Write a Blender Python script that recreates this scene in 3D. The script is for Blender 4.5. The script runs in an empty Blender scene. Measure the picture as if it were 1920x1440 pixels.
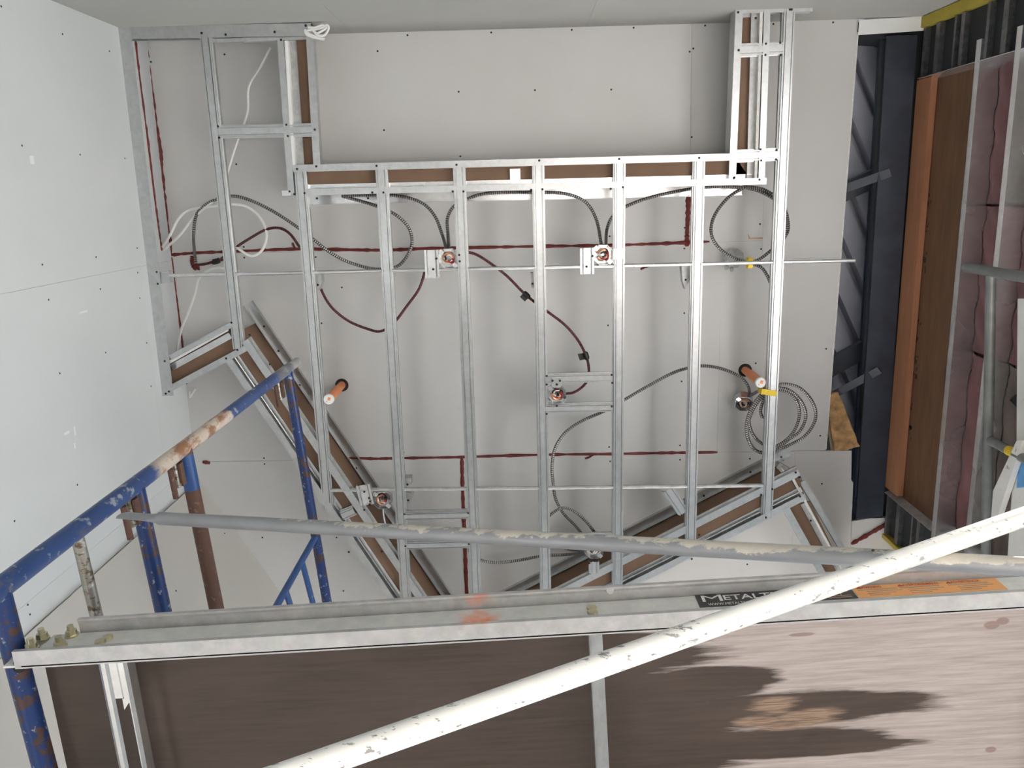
import bpy, math, random
from mathutils import Vector, Matrix
random.seed(7)
S = bpy.context.scene
COL = S.collection
# ------------------------------------------------------------------ camera
CZ = 1.6                       # camera height above the floor
F = 1580.0                     # focal length in pixels of the 1920x1440 frame
RM = ((0.99964775, 0.02427792, 0.01072173),
      (-0.02127208, 0.97451034, -0.22333182),
      (-0.01587047, 0.22302508, 0.97468351))
cd = bpy.data.cameras.new('camera'); cam = bpy.data.objects.new('camera', cd); COL.objects.link(cam)
cd.sensor_width = 36; cd.lens = F * 36 / 1920; cd.clip_start = 0.02; cd.clip_end = 300
r0, r1, r2 = (Vector(r) for r in RM)
m = Matrix((( r0.x, -r1.x, -r2.x, 0), (r0.y, -r1.y, -r2.y, 0), (r0.z, -r1.z, -r2.z, CZ), (0, 0, 0, 1)))
cam.matrix_world = m
S.camera = cam
# ------------------------------------------------------------------ light
W = bpy.data.worlds.new('sky'); S.world = W; W.use_nodes = True
bg = W.node_tree.nodes['Background']
bg.inputs[0].default_value = (0.66, 0.83, 1.0, 1); bg.inputs[1].default_value = 2.1
sd = bpy.data.lights.new('sun', 'SUN'); sd.energy = 50; sd.angle = 0.012; sd.color = (1.0, 0.97, 0.94)
sun = bpy.data.objects.new('sun', sd); COL.objects.link(sun)
SUN_FROM = Vector((0.80, -0.16, 0.56)).normalized()
sun.rotation_euler = SUN_FROM.to_track_quat('Z', 'Y').to_euler()
sun.location = (6, -2, 6)
S.view_settings.view_transform = 'Standard'; S.view_settings.look = 'None'
S.view_settings.gamma = 1; S.view_settings.use_curve_mapping = False
S.view_settings.exposure = 0.62
# ------------------------------------------------------------------ pixel helpers
def ray(x, y):
    c = (x - 960.0, y - 720.0, F)
    return Vector([sum(RM[i][j] * c[i] for i in range(3)) for j in range(3)])
def at(x, y, h):
    d = ray(x, y); d = d * (h / d.z); return Vector((d.x, d.y, h + CZ))
def onplane(x, y, P, n):
    d = ray(x, y); o = Vector((0, 0, CZ)); return o + d * ((P - o).dot(n) / d.dot(n))
HF = 4.30                      # metal frame underside above the camera
HC = 4.62                      # drywall ceiling above the camera
Z = Vector((0, 0, 1))
# ------------------------------------------------------------------ mesh helpers
class MB:
    def __init__(s): s.v = []; s.f = []
    def add(s, vs, fs):
        b = len(s.v); s.v += [tuple(v) for v in vs]; s.f += [tuple(i + b for i in f) for f in fs]; return s
    def box(s, c, a, b, d):
        c = Vector(c); a = Vector(a); b = Vector(b); d = Vector(d)
        if a.cross(b).dot(d) < 0: a = -a
        vs = [c + a * i + b * j + d * k for k in (-1, 1) for j in (-1, 1) for i in (-1, 1)]
        return s.add(vs, [(0, 2, 3, 1), (4, 5, 7, 6), (0, 1, 5, 4), (2, 6, 7, 3), (0, 4, 6, 2), (1, 3, 7, 5)])
    def prism(s, pts, vec):
        pts = [Vector(p) for p in pts]; vec = Vector(vec); n = len(pts)
        nor = Vector((0, 0, 0))
        for i in range(n): nor += pts[i].cross(pts[(i + 1) % n])
        if nor.dot(vec) > 0: pts.reverse()
        vs = pts + [p + vec for p in pts]
        fs = [tuple(range(n)), tuple(range(2 * n - 1, n - 1, -1))] + [(i, i + n, (i + 1) % n + n, (i + 1) % n) for i in range(n)]
        return s.add(vs, fs)
    def sweep(s, prof, p0, p1, u, v):
        ring = [Vector(p0) + u * a + v * b for a, b in prof]
        return s.prism(ring, Vector(p1) - Vector(p0))
    def tube(s, pts, r, n=8):
        pts = [Vector(p) for p in pts]; k = len(pts)
        rr = r if isinstance(r, (list, tuple)) else [r] * k
        t0 = (pts[1] - pts[0]).normalized()
        a = t0.orthogonal().normalized(); vs = []; pt = t0
        for i in range(k):
            t = (pts[min(i + 1, k - 1)] - pts[max(i - 1, 0)])
            t = t.normalized() if t.length > 1e-9 else pt
            q = pt.rotation_difference(t); a = q @ a; a = (a - t * a.dot(t)).normalized(); b = t.cross(a); pt = t
            vs += [pts[i] + (a * math.cos(2 * math.pi * j / n) + b * math.sin(2 * math.pi * j / n)) * rr[i] for j in range(n)]
        fs = [(i * n + j, i * n + (j + 1) % n, (i + 1) * n + (j + 1) % n, (i + 1) * n + j) for i in range(k - 1) for j in range(n)]
        fs += [tuple(range(n - 1, -1, -1)), tuple(range((k - 1) * n, k * n))]
        return s.add(vs, fs)
    def ring_tube(s, p0, p1, ro, ri, n=20):          # hollow tube, open ends
        p0 = Vector(p0); p1 = Vector(p1); t = (p1 - p0).normalized(); a = t.orthogonal().normalized(); b = t.cross(a); vs = []
        for p, r in ((p0, ro), (p1, ro), (p1, ri), (p0, ri)):
            vs += [p + (a * math.cos(2 * math.pi * j / n) + b * math.sin(2 * math.pi * j / n)) * r for j in range(n)]
        fs = [(i * n + j, i * n + (j + 1) % n, ((i + 1) % 4) * n + (j + 1) % n, ((i + 1) % 4) * n + j) for i in range(4) for j in range(n)]
        return s.add(vs, fs)
def obj(name, mb, mat, parent=None, smooth=True):
    me = bpy.data.meshes.new(name); me.from_pydata(mb.v, [], mb.f); me.update()
    if smooth:
        for p in me.polygons: p.use_smooth = True
        me.set_sharp_from_angle(angle=math.radians(35))
    o = bpy.data.objects.new(name, me); COL.objects.link(o)
    if mat: me.materials.append(M[mat])
    if parent: 
        o.parent = parent; o.matrix_parent_inverse = Matrix.Translation(-parent.location)
    return o
def tag(o, label, cat, group=None):
    o['label'] = label; o['category'] = cat
    if group: o['group'] = group
    return o
def thing(name, label, cat, loc, group=None):
    o = bpy.data.objects.new(name, None); COL.objects.link(o); o.location = Vector(loc); o.empty_display_size = 0.05
    return tag(o, label, cat, group)
def struct(o): o['kind'] = 'structure'; return o
def stuff(o): o['kind'] = 'stuff'; return o
def spline(pts, k=6):
    P = [Vector(p) for p in pts]; P = [P[0] * 2 - P[1]] + P + [P[-1] * 2 - P[-2]]; out = []
    for i in range(1, len(P) - 2):
        a, b, c, d = P[i - 1:i + 3]
        for j in range(k):
            t = j / k
            out.append(0.5 * ((2 * b) + (c - a) * t + (2 * a - 5 * b + 4 * c - d) * t * t + (3 * b - a - 3 * c + d) * t ** 3))
    out.append(P[-2]); return out
def sheet(pl, t):                                     # thin folded sheet profile -> closed outline
    n = len(pl); off = []
    for i in range(n):
        ds = []
        if i > 0: ds.append((pl[i][0] - pl[i - 1][0], pl[i][1] - pl[i - 1][1]))
        if i < n - 1: ds.append((pl[i + 1][0] - pl[i][0], pl[i + 1][1] - pl[i][1]))
        ns = []
        for dx, dy in ds:
            l = math.hypot(dx, dy); ns.append((-dy / l, dx / l))
        if len(ns) == 1: ox, oy = ns[0]
        else:
            k = 1 + ns[0][0] * ns[1][0] + ns[0][1] * ns[1][1]; k = max(k, 0.3)
            ox, oy = (ns[0][0] + ns[1][0]) / k, (ns[0][1] + ns[1][1]) / k
        off.append((pl[i][0] + ox * t, pl[i][1] + oy * t))
    return list(pl) + off[::-1]
# ------------------------------------------------------------------ materials
M = {}
def nodes(name):
    mt = bpy.data.materials.new(name); mt.use_nodes = True; M[name] = mt
    nt = mt.node_tree; return nt, nt.nodes['Principled BSDF']
def rgb(c): return (c[0], c[1], c[2], 1)
def N(nt, t, **kw):
    n = nt.nodes.new(t)
    for k, v in kw.items(): setattr(n, k, v)
    return n
def coords(nt, scale=(1, 1, 1)):
    tc = N(nt, 'ShaderNodeTexCoord'); mp = N(nt, 'ShaderNodeMapping'); mp.inputs['Scale'].default_value = scale
    nt.links.new(tc.outputs['Object'], mp.inputs['Vector']); return mp.outputs['Vector']
def noise(nt, vec, sc, det=3, rough=0.5):
    n = N(nt, 'ShaderNodeTexNoise'); n.inputs['Scale'].default_value = sc; n.inputs['Detail'].default_value = det; n.inputs['Roughness'].default_value = rough
    nt.links.new(vec, n.inputs['Vector']); return n.outputs['Fac']
def ramp(nt, fac, stops):
    r = N(nt, 'ShaderNodeValToRGB'); e = r.color_ramp.elements
    while len(e) < len(stops): e.new(0.5)
    for el, (p, c) in zip(e, stops): el.position = p; el.color = rgb(c) if len(c) == 3 else c
    nt.links.new(fac, r.inputs['Fac']); return r.outputs['Color']
def mixc(nt, fac, a, b):
    mx = N(nt, 'ShaderNodeMix', data_type='RGBA')
    if hasattr(fac, 'links') or not isinstance(fac, (int, float)): nt.links.new(fac, mx.inputs[0])
    else: mx.inputs[0].default_value = fac
    for s, c in ((6, a), (7, b)):
        if isinstance(c, tuple): mx.inputs[s].default_value = rgb(c)
        else: nt.links.new(c, mx.inputs[s])
    return mx.outputs[2]
def math_(nt, op, a, b=None):
    n = N(nt, 'ShaderNodeMath', operation=op)
    for i, x in enumerate((a, b)):
        if x is None: continue
        if isinstance(x, (int, float)): n.inputs[i].default_value = x
        else: nt.links.new(x, n.inputs[i])
    return n.outputs[0]
def bump(nt, bs, h, st, dist=0.002):
    b = N(nt, 'ShaderNodeBump'); b.inputs['Strength'].default_value = st; b.inputs['Distance'].default_value = dist
    nt.links.new(h, b.inputs['Height']); nt.links.new(b.outputs['Normal'], bs.inputs['Normal'])
def simple(name, c, rough=0.6, metal=0.0, var=0.12, sc=6, scale=(1, 1, 1), bmp=0, det=4):
    nt, bs = nodes(name); v = coords(nt, scale); f = noise(nt, v, sc, det)
    a = tuple(x * (1 - var) for x in c); b = tuple(min(1, x * (1 + var)) for x in c)
    nt.links.new(ramp(nt, f, [(0.3, a), (0.7, b)]), bs.inputs['Base Color'])
    bs.inputs['Roughness'].default_value = rough; bs.inputs['Metallic'].default_value = metal
    if bmp: bump(nt, bs, f, bmp)
    return nt, bs
def chips(name, base, chip, th=0.58, sc=30, rough=0.5, metal=0.0, scale=(1, 1, 1), chip2=None, th2=0.66, det=6, soft=0.03):
    nt, bs = nodes(name); v = coords(nt, scale); f = noise(nt, v, sc, det, 0.6); f2 = noise(nt, v, sc * 0.37 + 2, det, 0.65); f3 = noise(nt, v, 5, 3)
    a = mixc(nt, f3, tuple(x * 0.75 for x in base), tuple(min(1, x * 1.25) for x in base))
    m1 = ramp(nt, f, [(th, (0, 0, 0)), (th + soft, (1, 1, 1))])
    c = mixc(nt, m1, a, chip)
    if chip2:
        m2 = ramp(nt, f2, [(th2, (0, 0, 0)), (th2 + soft, (1, 1, 1))]); c = mixc(nt, m2, c, chip2)
    nt.links.new(c, bs.inputs['Base Color']); bs.inputs['Roughness'].default_value = rough; bs.inputs['Metallic'].default_value = metal
    bump(nt, bs, f, 0.25, 0.001)
    return nt, bs
def drywall(name, c, tint):
    nt, bs = nodes(name); v = coords(nt); f = noise(nt, v, 1.3, 5, 0.6); g = noise(nt, v, 9, 5, 0.7); fine = noise(nt, v, 140, 2)
    a = mixc(nt, ramp(nt, f, [(0.35, (0, 0, 0)), (0.65, (1, 1, 1))]), c, tint)
    sm = ramp(nt, g, [(0.66, (0, 0, 0)), (0.80, (0.5, 0.5, 0.5))])
    nt.links.new(mixc(nt, sm, a, tuple(x * 0.82 for x in c)), bs.inputs['Base Color'])
    bs.inputs['Roughness'].default_value = 0.85; bump(nt, bs, fine, 0.05, 0.0006)
drywall('ceiling_board', (0.615, 0.605, 0.595), (0.65, 0.645, 0.645))
drywall('wall_board', (0.64, 0.67, 0.675), (0.68, 0.705, 0.72))
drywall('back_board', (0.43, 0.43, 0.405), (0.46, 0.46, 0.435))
drywall('angle_board', (0.64, 0.62, 0.59), (0.67, 0.655, 0.63))
simple('board_edge', (0.62, 0.60, 0.54), 0.9, sc=60)
simple('board_core', (0.72, 0.71, 0.68), 0.9, sc=40)
simple('brown_paper', (0.235, 0.145, 0.095), 0.85, var=0.13, sc=5)
def galv(name, c=(0.55, 0.59, 0.615), rough=0.34, metal=0.85, spangle=0.08):
    nt, bs = nodes(name); v = coords(nt); f = noise(nt, v, 26, 5, 0.65); g = noise(nt, v, 3, 2)
    vo = N(nt, 'ShaderNodeTexVoronoi'); vo.inputs['Scale'].default_value = 55; nt.links.new(v, vo.inputs['Vector'])
    a = mixc(nt, ramp(nt, f, [(0.35, (0, 0, 0)), (0.7, (1, 1, 1))]), tuple(x * (1 - spangle) for x in c), tuple(min(1, x * (1 + spangle * .6)) for x in c))
    b = mixc(nt, 0.06, a, vo.outputs['Color'])
    hs = N(nt, 'ShaderNodeHueSaturation'); hs.inputs['Saturation'].default_value = 0.35; nt.links.new(b, hs.inputs['Color'])
    nt.links.new(hs.outputs['Color'], bs.inputs['Base Color'])
    rr = N(nt, 'ShaderNodeMapRange'); rr.inputs[3].default_value = rough - 0.1; rr.inputs[4].default_value = rough + 0.14; nt.links.new(g, rr.inputs[0])
    nt.links.new(rr.outputs[0], bs.inputs['Roughness']); bs.inputs['Metallic'].default_value = metal
galv('galvanized'); galv('galvanized_bright', (0.78, 0.80, 0.81), 0.24, 0.9, 0.1); galv('galvanized_dull', (0.52, 0.53, 0.52), 0.5, 0.6, 0.2)
galv('box_metal', (0.62, 0.64, 0.65), 0.26, 0.95, 0.25)
galv('aluminium', (0.55, 0.53, 0.52), 0.44, 0.45, 0.16)
galv('aluminium_web', (0.80, 0.755, 0.66), 0.5, 0.1, 0.1)
simple('black_metal', (0.02, 0.02, 0.022), 0.5, 0.3)
simple('bolt_zinc', (0.62, 0.56, 0.38), 0.3, 0.8, sc=60)
simple('sealant', (0.155, 0.018, 0.014), 0.55, var=0.3, sc=40, bmp=0.5)
simple('white_cable', (0.80, 0.80, 0.78), 0.5, var=0.04)
simple('white_plastic', (0.86, 0.86, 0.85), 0.45, var=0.03)
simple('orange_pipe', (0.80, 0.285, 0.115), 0.5, var=0.08)
simple('orange_ink', (0.85, 0.30, 0.12), 0.5)
simple('yellow_tape', (0.80, 0.56, 0.04), 0.5, var=0.1, sc=50)
simple('black_tape', (0.012, 0.012, 0.013), 0.45)
simple('wire_black', (0.015, 0.013, 0.013), 0.4); simple('wire_red', (0.45, 0.03, 0.03), 0.4); simple('wire_white', (0.8, 0.78, 0.74), 0.4); simple('wire_copper', (0.72, 0.33, 0.20), 0.35, 0.6)
def armour(name, c, dark, sc=90, metal=0.8, rough=0.38):
    nt, bs = nodes(name)
    uv = N(nt, 'ShaderNodeAttribute'); uv.attribute_name = 'along'
    w = math_(nt, 'SINE', math_(nt, 'MULTIPLY', uv.outputs['Fac'], 2 * math.pi * sc)); w = math_(nt, 'MULTIPLY_ADD', w, 0.5); 
    nt.nodes[-1].inputs[2].default_value = 0.5
    nt.links.new(ramp(nt, w, [(0.15, dark), (0.6, c)]), bs.inputs['Base Color'])
    bs.inputs['Metallic'].default_value = metal; bs.inputs['Roughness'].default_value = rough
    bump(nt, bs, w, 0.8, 0.002)
armour('armour_steel', (0.36, 0.35, 0.34), (0.07, 0.07, 0.07))
armour('armour_red', (0.13, 0.032, 0.034), (0.05, 0.013, 0.014), metal=0.3, rough=0.45)
simple('steel_paint', (0.035, 0.043, 0.062), 0.45, 0.2, var=0.25, sc=7)
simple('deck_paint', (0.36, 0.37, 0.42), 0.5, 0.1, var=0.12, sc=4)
simple('joist_paint', (0.06, 0.065, 0.08), 0.5, 0.2, var=0.2, sc=6)
def wood(name, a, b, scale, knots=None, rough=0.75):
    nt, bs = nodes(name); v = coords(nt, scale); f = noise(nt, v, 3, 8, 0.65); g = noise(nt, coords(nt, tuple(x * 3 for x in scale)), 5, 4, 0.6)
    c = ramp(nt, math_(nt, 'ADD', math_(nt, 'MULTIPLY', f, 0.65), math_(nt, 'MULTIPLY', g, 0.35)), [(0.32, a), (0.68, b)])
    nt.links.new(c, bs.inputs['Base Color']); bs.inputs['Roughness'].default_value = rough; bump(nt, bs, f, 0.15, 0.001); return nt, bs
wood('lumber', (0.30, 0.125, 0.062), (0.42, 0.19, 0.10), (8, 0.7, 8))
wood('sheathing', (0.10, 0.048, 0.024), (0.185, 0.09, 0.045), (7, 0.8, 7))
simple('stamp_ink', (0.035, 0.022, 0.018), 0.8)
simple('pink_batt', (0.185, 0.078, 0.08), 0.6, var=0.22, sc=5, bmp=0.9, det=7)
simple('dusty_batt', (0.135, 0.098, 0.082), 0.6, var=0.35, sc=6, bmp=0.9, det=7)
simple('tan_batt', (0.50, 0.30, 0.14), 0.95, var=0.35, sc=26, bmp=1.0, det=8)
simple('tube_grey', (0.20, 0.21, 0.205), 0.4, 0.3, var=0.2, sc=12)
simple('yellow_foam', (0.45, 0.36, 0.05), 0.8, var=0.14, sc=5)
galv('stud_dark', (0.12, 0.13, 0.14), 0.35, 0.7, 0.3)
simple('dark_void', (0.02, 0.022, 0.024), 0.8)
simple('concrete', (0.48, 0.455, 0.43), 0.85, var=0.12, sc=3)
simple('ground_gravel', (0.50, 0.48, 0.45), 0.95, var=0.2, sc=8)
chips('blue_paint', (0.013, 0.038, 0.145), (0.26, 0.29, 0.33), 0.61, 60, 0.38, 0.1, (1, 1, 1), (0.075, 0.04, 0.032), 0.54)
chips('blue_clean', (0.02, 0.07, 0.22), (0.12, 0.17, 0.30), 0.66, 30, 0.4)
chips('rust', (0.10, 0.048, 0.033), (0.17, 0.10, 0.072), 0.60, 60, 0.75, 0.0, (1, 1, 1), (0.10, 0.05, 0.035), 0.60)
chips('old_galv', (0.34, 0.32, 0.28), (0.15, 0.11, 0.07), 0.55, 75, 0.38, 0.6, (1, 1, 0.5), (0.55, 0.55, 0.53), 0.60)
chips('brace_white', (0.80, 0.79, 0.76), (0.24, 0.24, 0.23), 0.62, 130, 0.45, 0.1, (0.4, 1, 1), (0.36, 0.36, 0.35), 0.62)
simple('label_black', (0.014, 0.014, 0.015), 0.35); simple('label_white', (0.80, 0.79, 0.74), 0.4); simple('label_orange', (0.88, 0.40, 0.13), 0.4, var=0.05)
simple('label_red', (0.42, 0.06, 0.03), 0.4); simple('label_grey', (0.50, 0.32, 0.22), 0.5); simple('label_blue', (0.10, 0.34, 0.68), 0.4, var=0.15, sc=20)
chips('white_board', (0.78, 0.77, 0.73), (0.45, 0.40, 0.33), 0.66, 14, 0.6)
def leg_paint():                                       # blue tube, bare whitewashed rusty middle, dull top
    nt, bs = nodes('leg_paint'); v = coords(nt); f = noise(nt, v, 30, 6, 0.6); f2 = noise(nt, coords(nt, (1, 1, .4)), 13, 6, 0.65); f3 = noise(nt, v, 6, 3)
    sx = N(nt, 'ShaderNodeSeparateXYZ'); tc = N(nt, 'ShaderNodeTexCoord'); nt.links.new(tc.outputs['Object'], sx.inputs[0])
    blue = mixc(nt, f3, (0.014, 0.04, 0.16), (0.032, 0.085, 0.24))
    blue = mixc(nt, ramp(nt, f, [(0.575, (0, 0, 0)), (0.64, (1, 1, 1))]), blue, (0.30, 0.33, 0.38)); blue = mixc(nt, ramp(nt, f2, [(0.58, (0, 0, 0)), (0.66, (0.7, 0.7, 0.7))]), blue, (0.13, 0.12, 0.12))
    white = mixc(nt, ramp(nt, f2, [(0.47, (0, 0, 0)), (0.55, (1, 1, 1))]), (0.60, 0.51, 0.43), (0.30, 0.14, 0.07))
    top = mixc(nt, ramp(nt, f2, [(0.45, (0, 0, 0)), (0.55, (1, 1, 1))]), (0.33, 0.33, 0.33), (0.15, 0.16, 0.20))
    zz = math_(nt, 'ADD', sx.outputs['Z'], math_(nt, 'MULTIPLY', math_(nt, 'SUBTRACT', f2, 0.5), 0.22))
    r1_ = ramp(nt, math_(nt, 'DIVIDE', zz, 6.0), [(3.66 / 6, (0, 0, 0)), (3.69 / 6, (1, 1, 1)), (4.25 / 6, (1, 1, 1)), (4.262 / 6, (0, 0, 0))])
    r2_ = ramp(nt, math_(nt, 'DIVIDE', zz, 6.0), [(4.80 / 6, (0, 0, 0)), (4.87 / 6, (1, 1, 1))])
    nt.links.new(mixc(nt, r2_, mixc(nt, r1_, blue, white), top), bs.inputs['Base Color'])
    bs.inputs['Roughness'].default_value = 0.42; bump(nt, bs, f2, 0.3, 0.0015)
leg_paint()
# plank axes are needed by the deck stain material
H0 = 1.36
PL0 = at(28, 1252, H0); PL1 = at(1920, 1140, H0)
E1 = (PL1 - PL0); E1.z = 0; E1.normalize(); E2 = Vector((-E1.y, E1.x, 0))
def ploc(x, y, h): p = at(x, y, h) - PL0; return p.dot(E1), p.dot(E2)
def deck_material():
    nt, bs = nodes('deck_plywood'); tc = N(nt, 'ShaderNodeTexCoord')
    ang = math.atan2(E1.y, E1.x)
    mp = N(nt, 'ShaderNodeMapping'); mp.vector_type = 'TEXTURE'; mp.inputs['Location'].default_value = PL0; mp.inputs['Rotation'].default_value = (0, 0, ang)
    nt.links.new(tc.outputs['Object'], mp.inputs['Vector']); L = mp.outputs['Vector']
    sx = N(nt, 'ShaderNodeSeparateXYZ'); nt.links.new(L, sx.inputs[0]); X = sx.outputs['X']; Y = sx.outputs['Y']
    def nz(scale, sc, det=5, rg=0.6):
        m2 = N(nt, 'ShaderNodeMapping'); m2.inputs['Scale'].default_value = scale; nt.links.new(L, m2.inputs['Vector']); return noise(nt, m2.outputs['Vector'], sc, det, rg)
    grain = nz((3, 60, 1), 2.2, 6, 0.65); fin = nz((9, 230, 1), 2, 3); big = nz((1.2, 3, 1), 2.5, 4); edge = nz((2.2, 26, 1), 2.4, 5, 0.6)
    HD = H0 + 0.11
    def blob(px, py, rx, ry):                         # signed soft ellipse in plank metres
        cx, cy = ploc(px, py, HD); s = HD / F * 1.03
        a = math_(nt, 'DIVIDE', math_(nt, 'SUBTRACT', X, cx), rx * s); b = math_(nt, 'DIVIDE', math_(nt, 'SUBTRACT', Y, cy), ry * s)
        d = math_(nt, 'SQRT', math_(nt, 'ADD', math_(nt, 'MULTIPLY', a, a), math_(nt, 'MULTIPLY', b, b)))
        return math_(nt, 'SUBTRACT', 1.0, d)
    def mx(*a):
        r = a[0]
        for q in a[1:]: r = math_(nt, 'MAXIMUM', r, q)
        return r
    wet = mx(blob(350, 1380, 1120, 260), blob(980, 1235, 430, 75), blob(1480, 1325, 340, 42), blob(1430, 1390, 300, 40), blob(1560, 1312, 250, 22), blob(1120, 1420, 330, 260), blob(1330, 1275, 160, 40), blob(1500, 1398, 270, 20))
    dry = mx(blob(1450, 1318, 60, 22), blob(1525, 1338, 75, 26), blob(1475, 1356, 95, 14), blob(1415, 1348, 50, 12), blob(1560, 1352, 60, 12))
    e = math_(nt, 'MULTIPLY', math_(nt, 'SUBTRACT', edge, 0.5), 0.75)
    wet = math_(nt, 'ADD', wet, e)
    wet = math_(nt, 'ADD', wet, math_(nt, 'MULTIPLY', math_(nt, 'SUBTRACT', big, 0.5), 0.35))
    wm = ramp(nt, wet, [(0.0, (0, 0, 0)), (0.16, (1, 1, 1))])
    dm = ramp(nt, math_(nt, 'ADD', dry, math_(nt, 'ADD', math_(nt, 'MULTIPLY', e, 3.2), math_(nt, 'MULTIPLY', math_(nt, 'SUBTRACT', big, 0.5), 1.6))), [(0.05, (0, 0, 0)), (0.55, (0.85, 0.85, 0.85))])
    pale = ramp(nt, math_(nt, 'ADD', math_(nt, 'MULTIPLY', grain, 0.7), math_(nt, 'MULTIPLY', fin, 0.3)), [(0.30, (0.29, 0.24, 0.22)), (0.62, (0.46, 0.405, 0.385))])
    dark = mixc(nt, ramp(nt, big, [(0.3, (0, 0, 0)), (0.75, (1, 1, 1))]), ramp(nt, grain, [(0.3, (0.034, 0.024, 0.019)), (0.7, (0.068, 0.049, 0.039))]), (0.080, 0.058, 0.048))
    tan = ramp(nt, fin, [(0.35, (0.16, 0.10, 0.07)), (0.6, (0.36, 0.25, 0.18))])
    kn = None
    for px, py, rx, ry in ((1855, 1168, 17, 10), (1875, 1160, 14, 9), (1853, 1400, 13, 8), (1500, 1185, 30, 5)):
        b = blob(px, py, rx, ry); kn = b if kn is None else math_(nt, 'MAXIMUM', kn, b)
    km = ramp(nt, math_(nt, 'ADD', kn, math_(nt, 'MULTIPLY', e, 0.5)), [(0.0, (0, 0, 0)), (0.25, (0.75, 0.75, 0.75))])
    c = mixc(nt, wm, mixc(nt, km, pale, (0.235, 0.15, 0.13)), dark)
    c = mixc(nt, math_(nt, 'MULTIPLY', dm, wm), c, tan)
    nt.links.new(c, bs.inputs['Base Color']); bs.inputs['Roughness'].default_value = 0.7
    bump(nt, bs, grain, 0.2, 0.001)
deck_material()
def rail_material():                                   # aluminium rail web with an orange spray mark
    for nm, base in (('rail_web', 'aluminium_web'), ('rail_flange', 'aluminium')):
        mt = M[base].copy(); M[nm] = mt; nt = mt.node_tree; bs = nt.nodes['Principled BSDF']
        src = bs.inputs['Base Color'].links[0].from_socket
        geo = N(nt, 'ShaderNodeTexCoord'); p = at(893, 1135, H0 + 0.06)
        vm = N(nt, 'ShaderNodeVectorMath', operation='DISTANCE'); nt.links.new(geo.outputs['Object'], vm.inputs[0]); vm.inputs[1].default_value = (p.x, p.y, p.z)
        nz = noise(nt, coords(nt), 45, 4)
        d = math_(nt, 'ADD', vm.outputs['Value'], math_(nt, 'MULTIPLY', math_(nt, 'SUBTRACT', nz, 0.5), 0.055))
        k = ramp(nt, d, [(0.026, (1, 1, 1)), (0.060, (0, 0, 0))])
        nt.links.new(mixc(nt, k, src, (0.95, 0.24, 0.06)), bs.inputs['Base Color'])
        sc = noise(nt, coords(nt, (3, 40, 40)), 3, 5, 0.7)
        rr = N(nt, 'ShaderNodeMapRange'); rr.inputs[3].default_value = 0.3; rr.inputs[4].default_value = 0.62; nt.links.new(sc, rr.inputs[0])
        nt.links.new(rr.outputs[0], bs.inputs['Roughness'])
rail_material()
# ================================================================== SETTING
XW = at(273, 480, HF).x                                # left wall plane
YB = at(615, 63.75, HC).y                              # wall behind the camera (top of the picture)
ZC = HC + CZ
K0 = at(366, 903, HC); K1 = at(515, 1105, HC)          # foot line of the angled wall on the ceiling
K0.x = XW
KD = (K1 - K0); KD.z = 0; KD.normalize()
XR = at(1692, 480, HC).x + 0.004                               # right wall inner line
OX = XR + 0.22
print('XW', XW, 'YB', YB, 'XR', XR, 'K0', K0, 'plank', PL0, E1)
struct(obj('floor', MB().box((0, 3, -0.1), (XR + 3.2, 0, 0), (0, 9, 0), (0, 0, 0.1)), 'concrete'))
struct(obj('ground', MB().box((0, 0, -0.35), (60, 0, 0), (0, 60, 0), (0, 0, 0.1)), 'ground_gravel'))
def sheets(parent, polys, vec, mat, name='drywall_sheet'):
    out = []
    for P in polys: out.append(obj(name, MB().prism(P, vec), mat, parent, smooth=False))
    return out
def inset(poly, g=0.0005):
    c = sum((Vector(p) for p in poly), Vector()) / len(poly)
    n = len(poly); out = []
    for i in range(n):
        a, b, d = Vector(poly[i - 1]), Vector(poly[i]), Vector(poly[(i + 1) % n])
        u = (a - b).normalized(); w = (d - b).normalized(); out.append(b + (u + w) * g)
    return out
# --- ceiling: plasterboard sheets, each its own piece
ceil = struct(obj('ceiling', MB().box((0.2, 1.6, ZC + 0.62), (3.0, 0, 0), (0, 3.6, 0), (0, 0, 0.05)), 'dark_void'))
def cp(*pts): return inset([at(x, y, HC) for x, y in pts])
lx = 0
J1, J2, J3, J4 = (1292, 455.5), (1430, 451), (1429, 485.5), (1353, 488.5)
ceiling_sheets = [
    cp((262, 40), (1298, 18), J1, (320, 478)),
    cp((1298, 18), (1441, 16), J2, J1),
    cp((1441, 16), (1441, 8), (1612, 6), (1575, 483.5), J3, J2),
    cp((320, 478), J1, J2, J3, J4, (1344, 848), (345, 866.5)),
    cp(J4, J3, (1575, 483.5), (1548, 844.5), (1344, 848)),
    cp((335, 867), (1344, 848), (1491, 846), (1462, 1750), (300, 1750)),
    cp((1491, 846), (1597, 845), (1596, 900), (1600, 905), (1560, 1750), (1462, 1750))]
sheets(ceil, ceiling_sheets, (0, 0, 0.016), 'ceiling_board')
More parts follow.
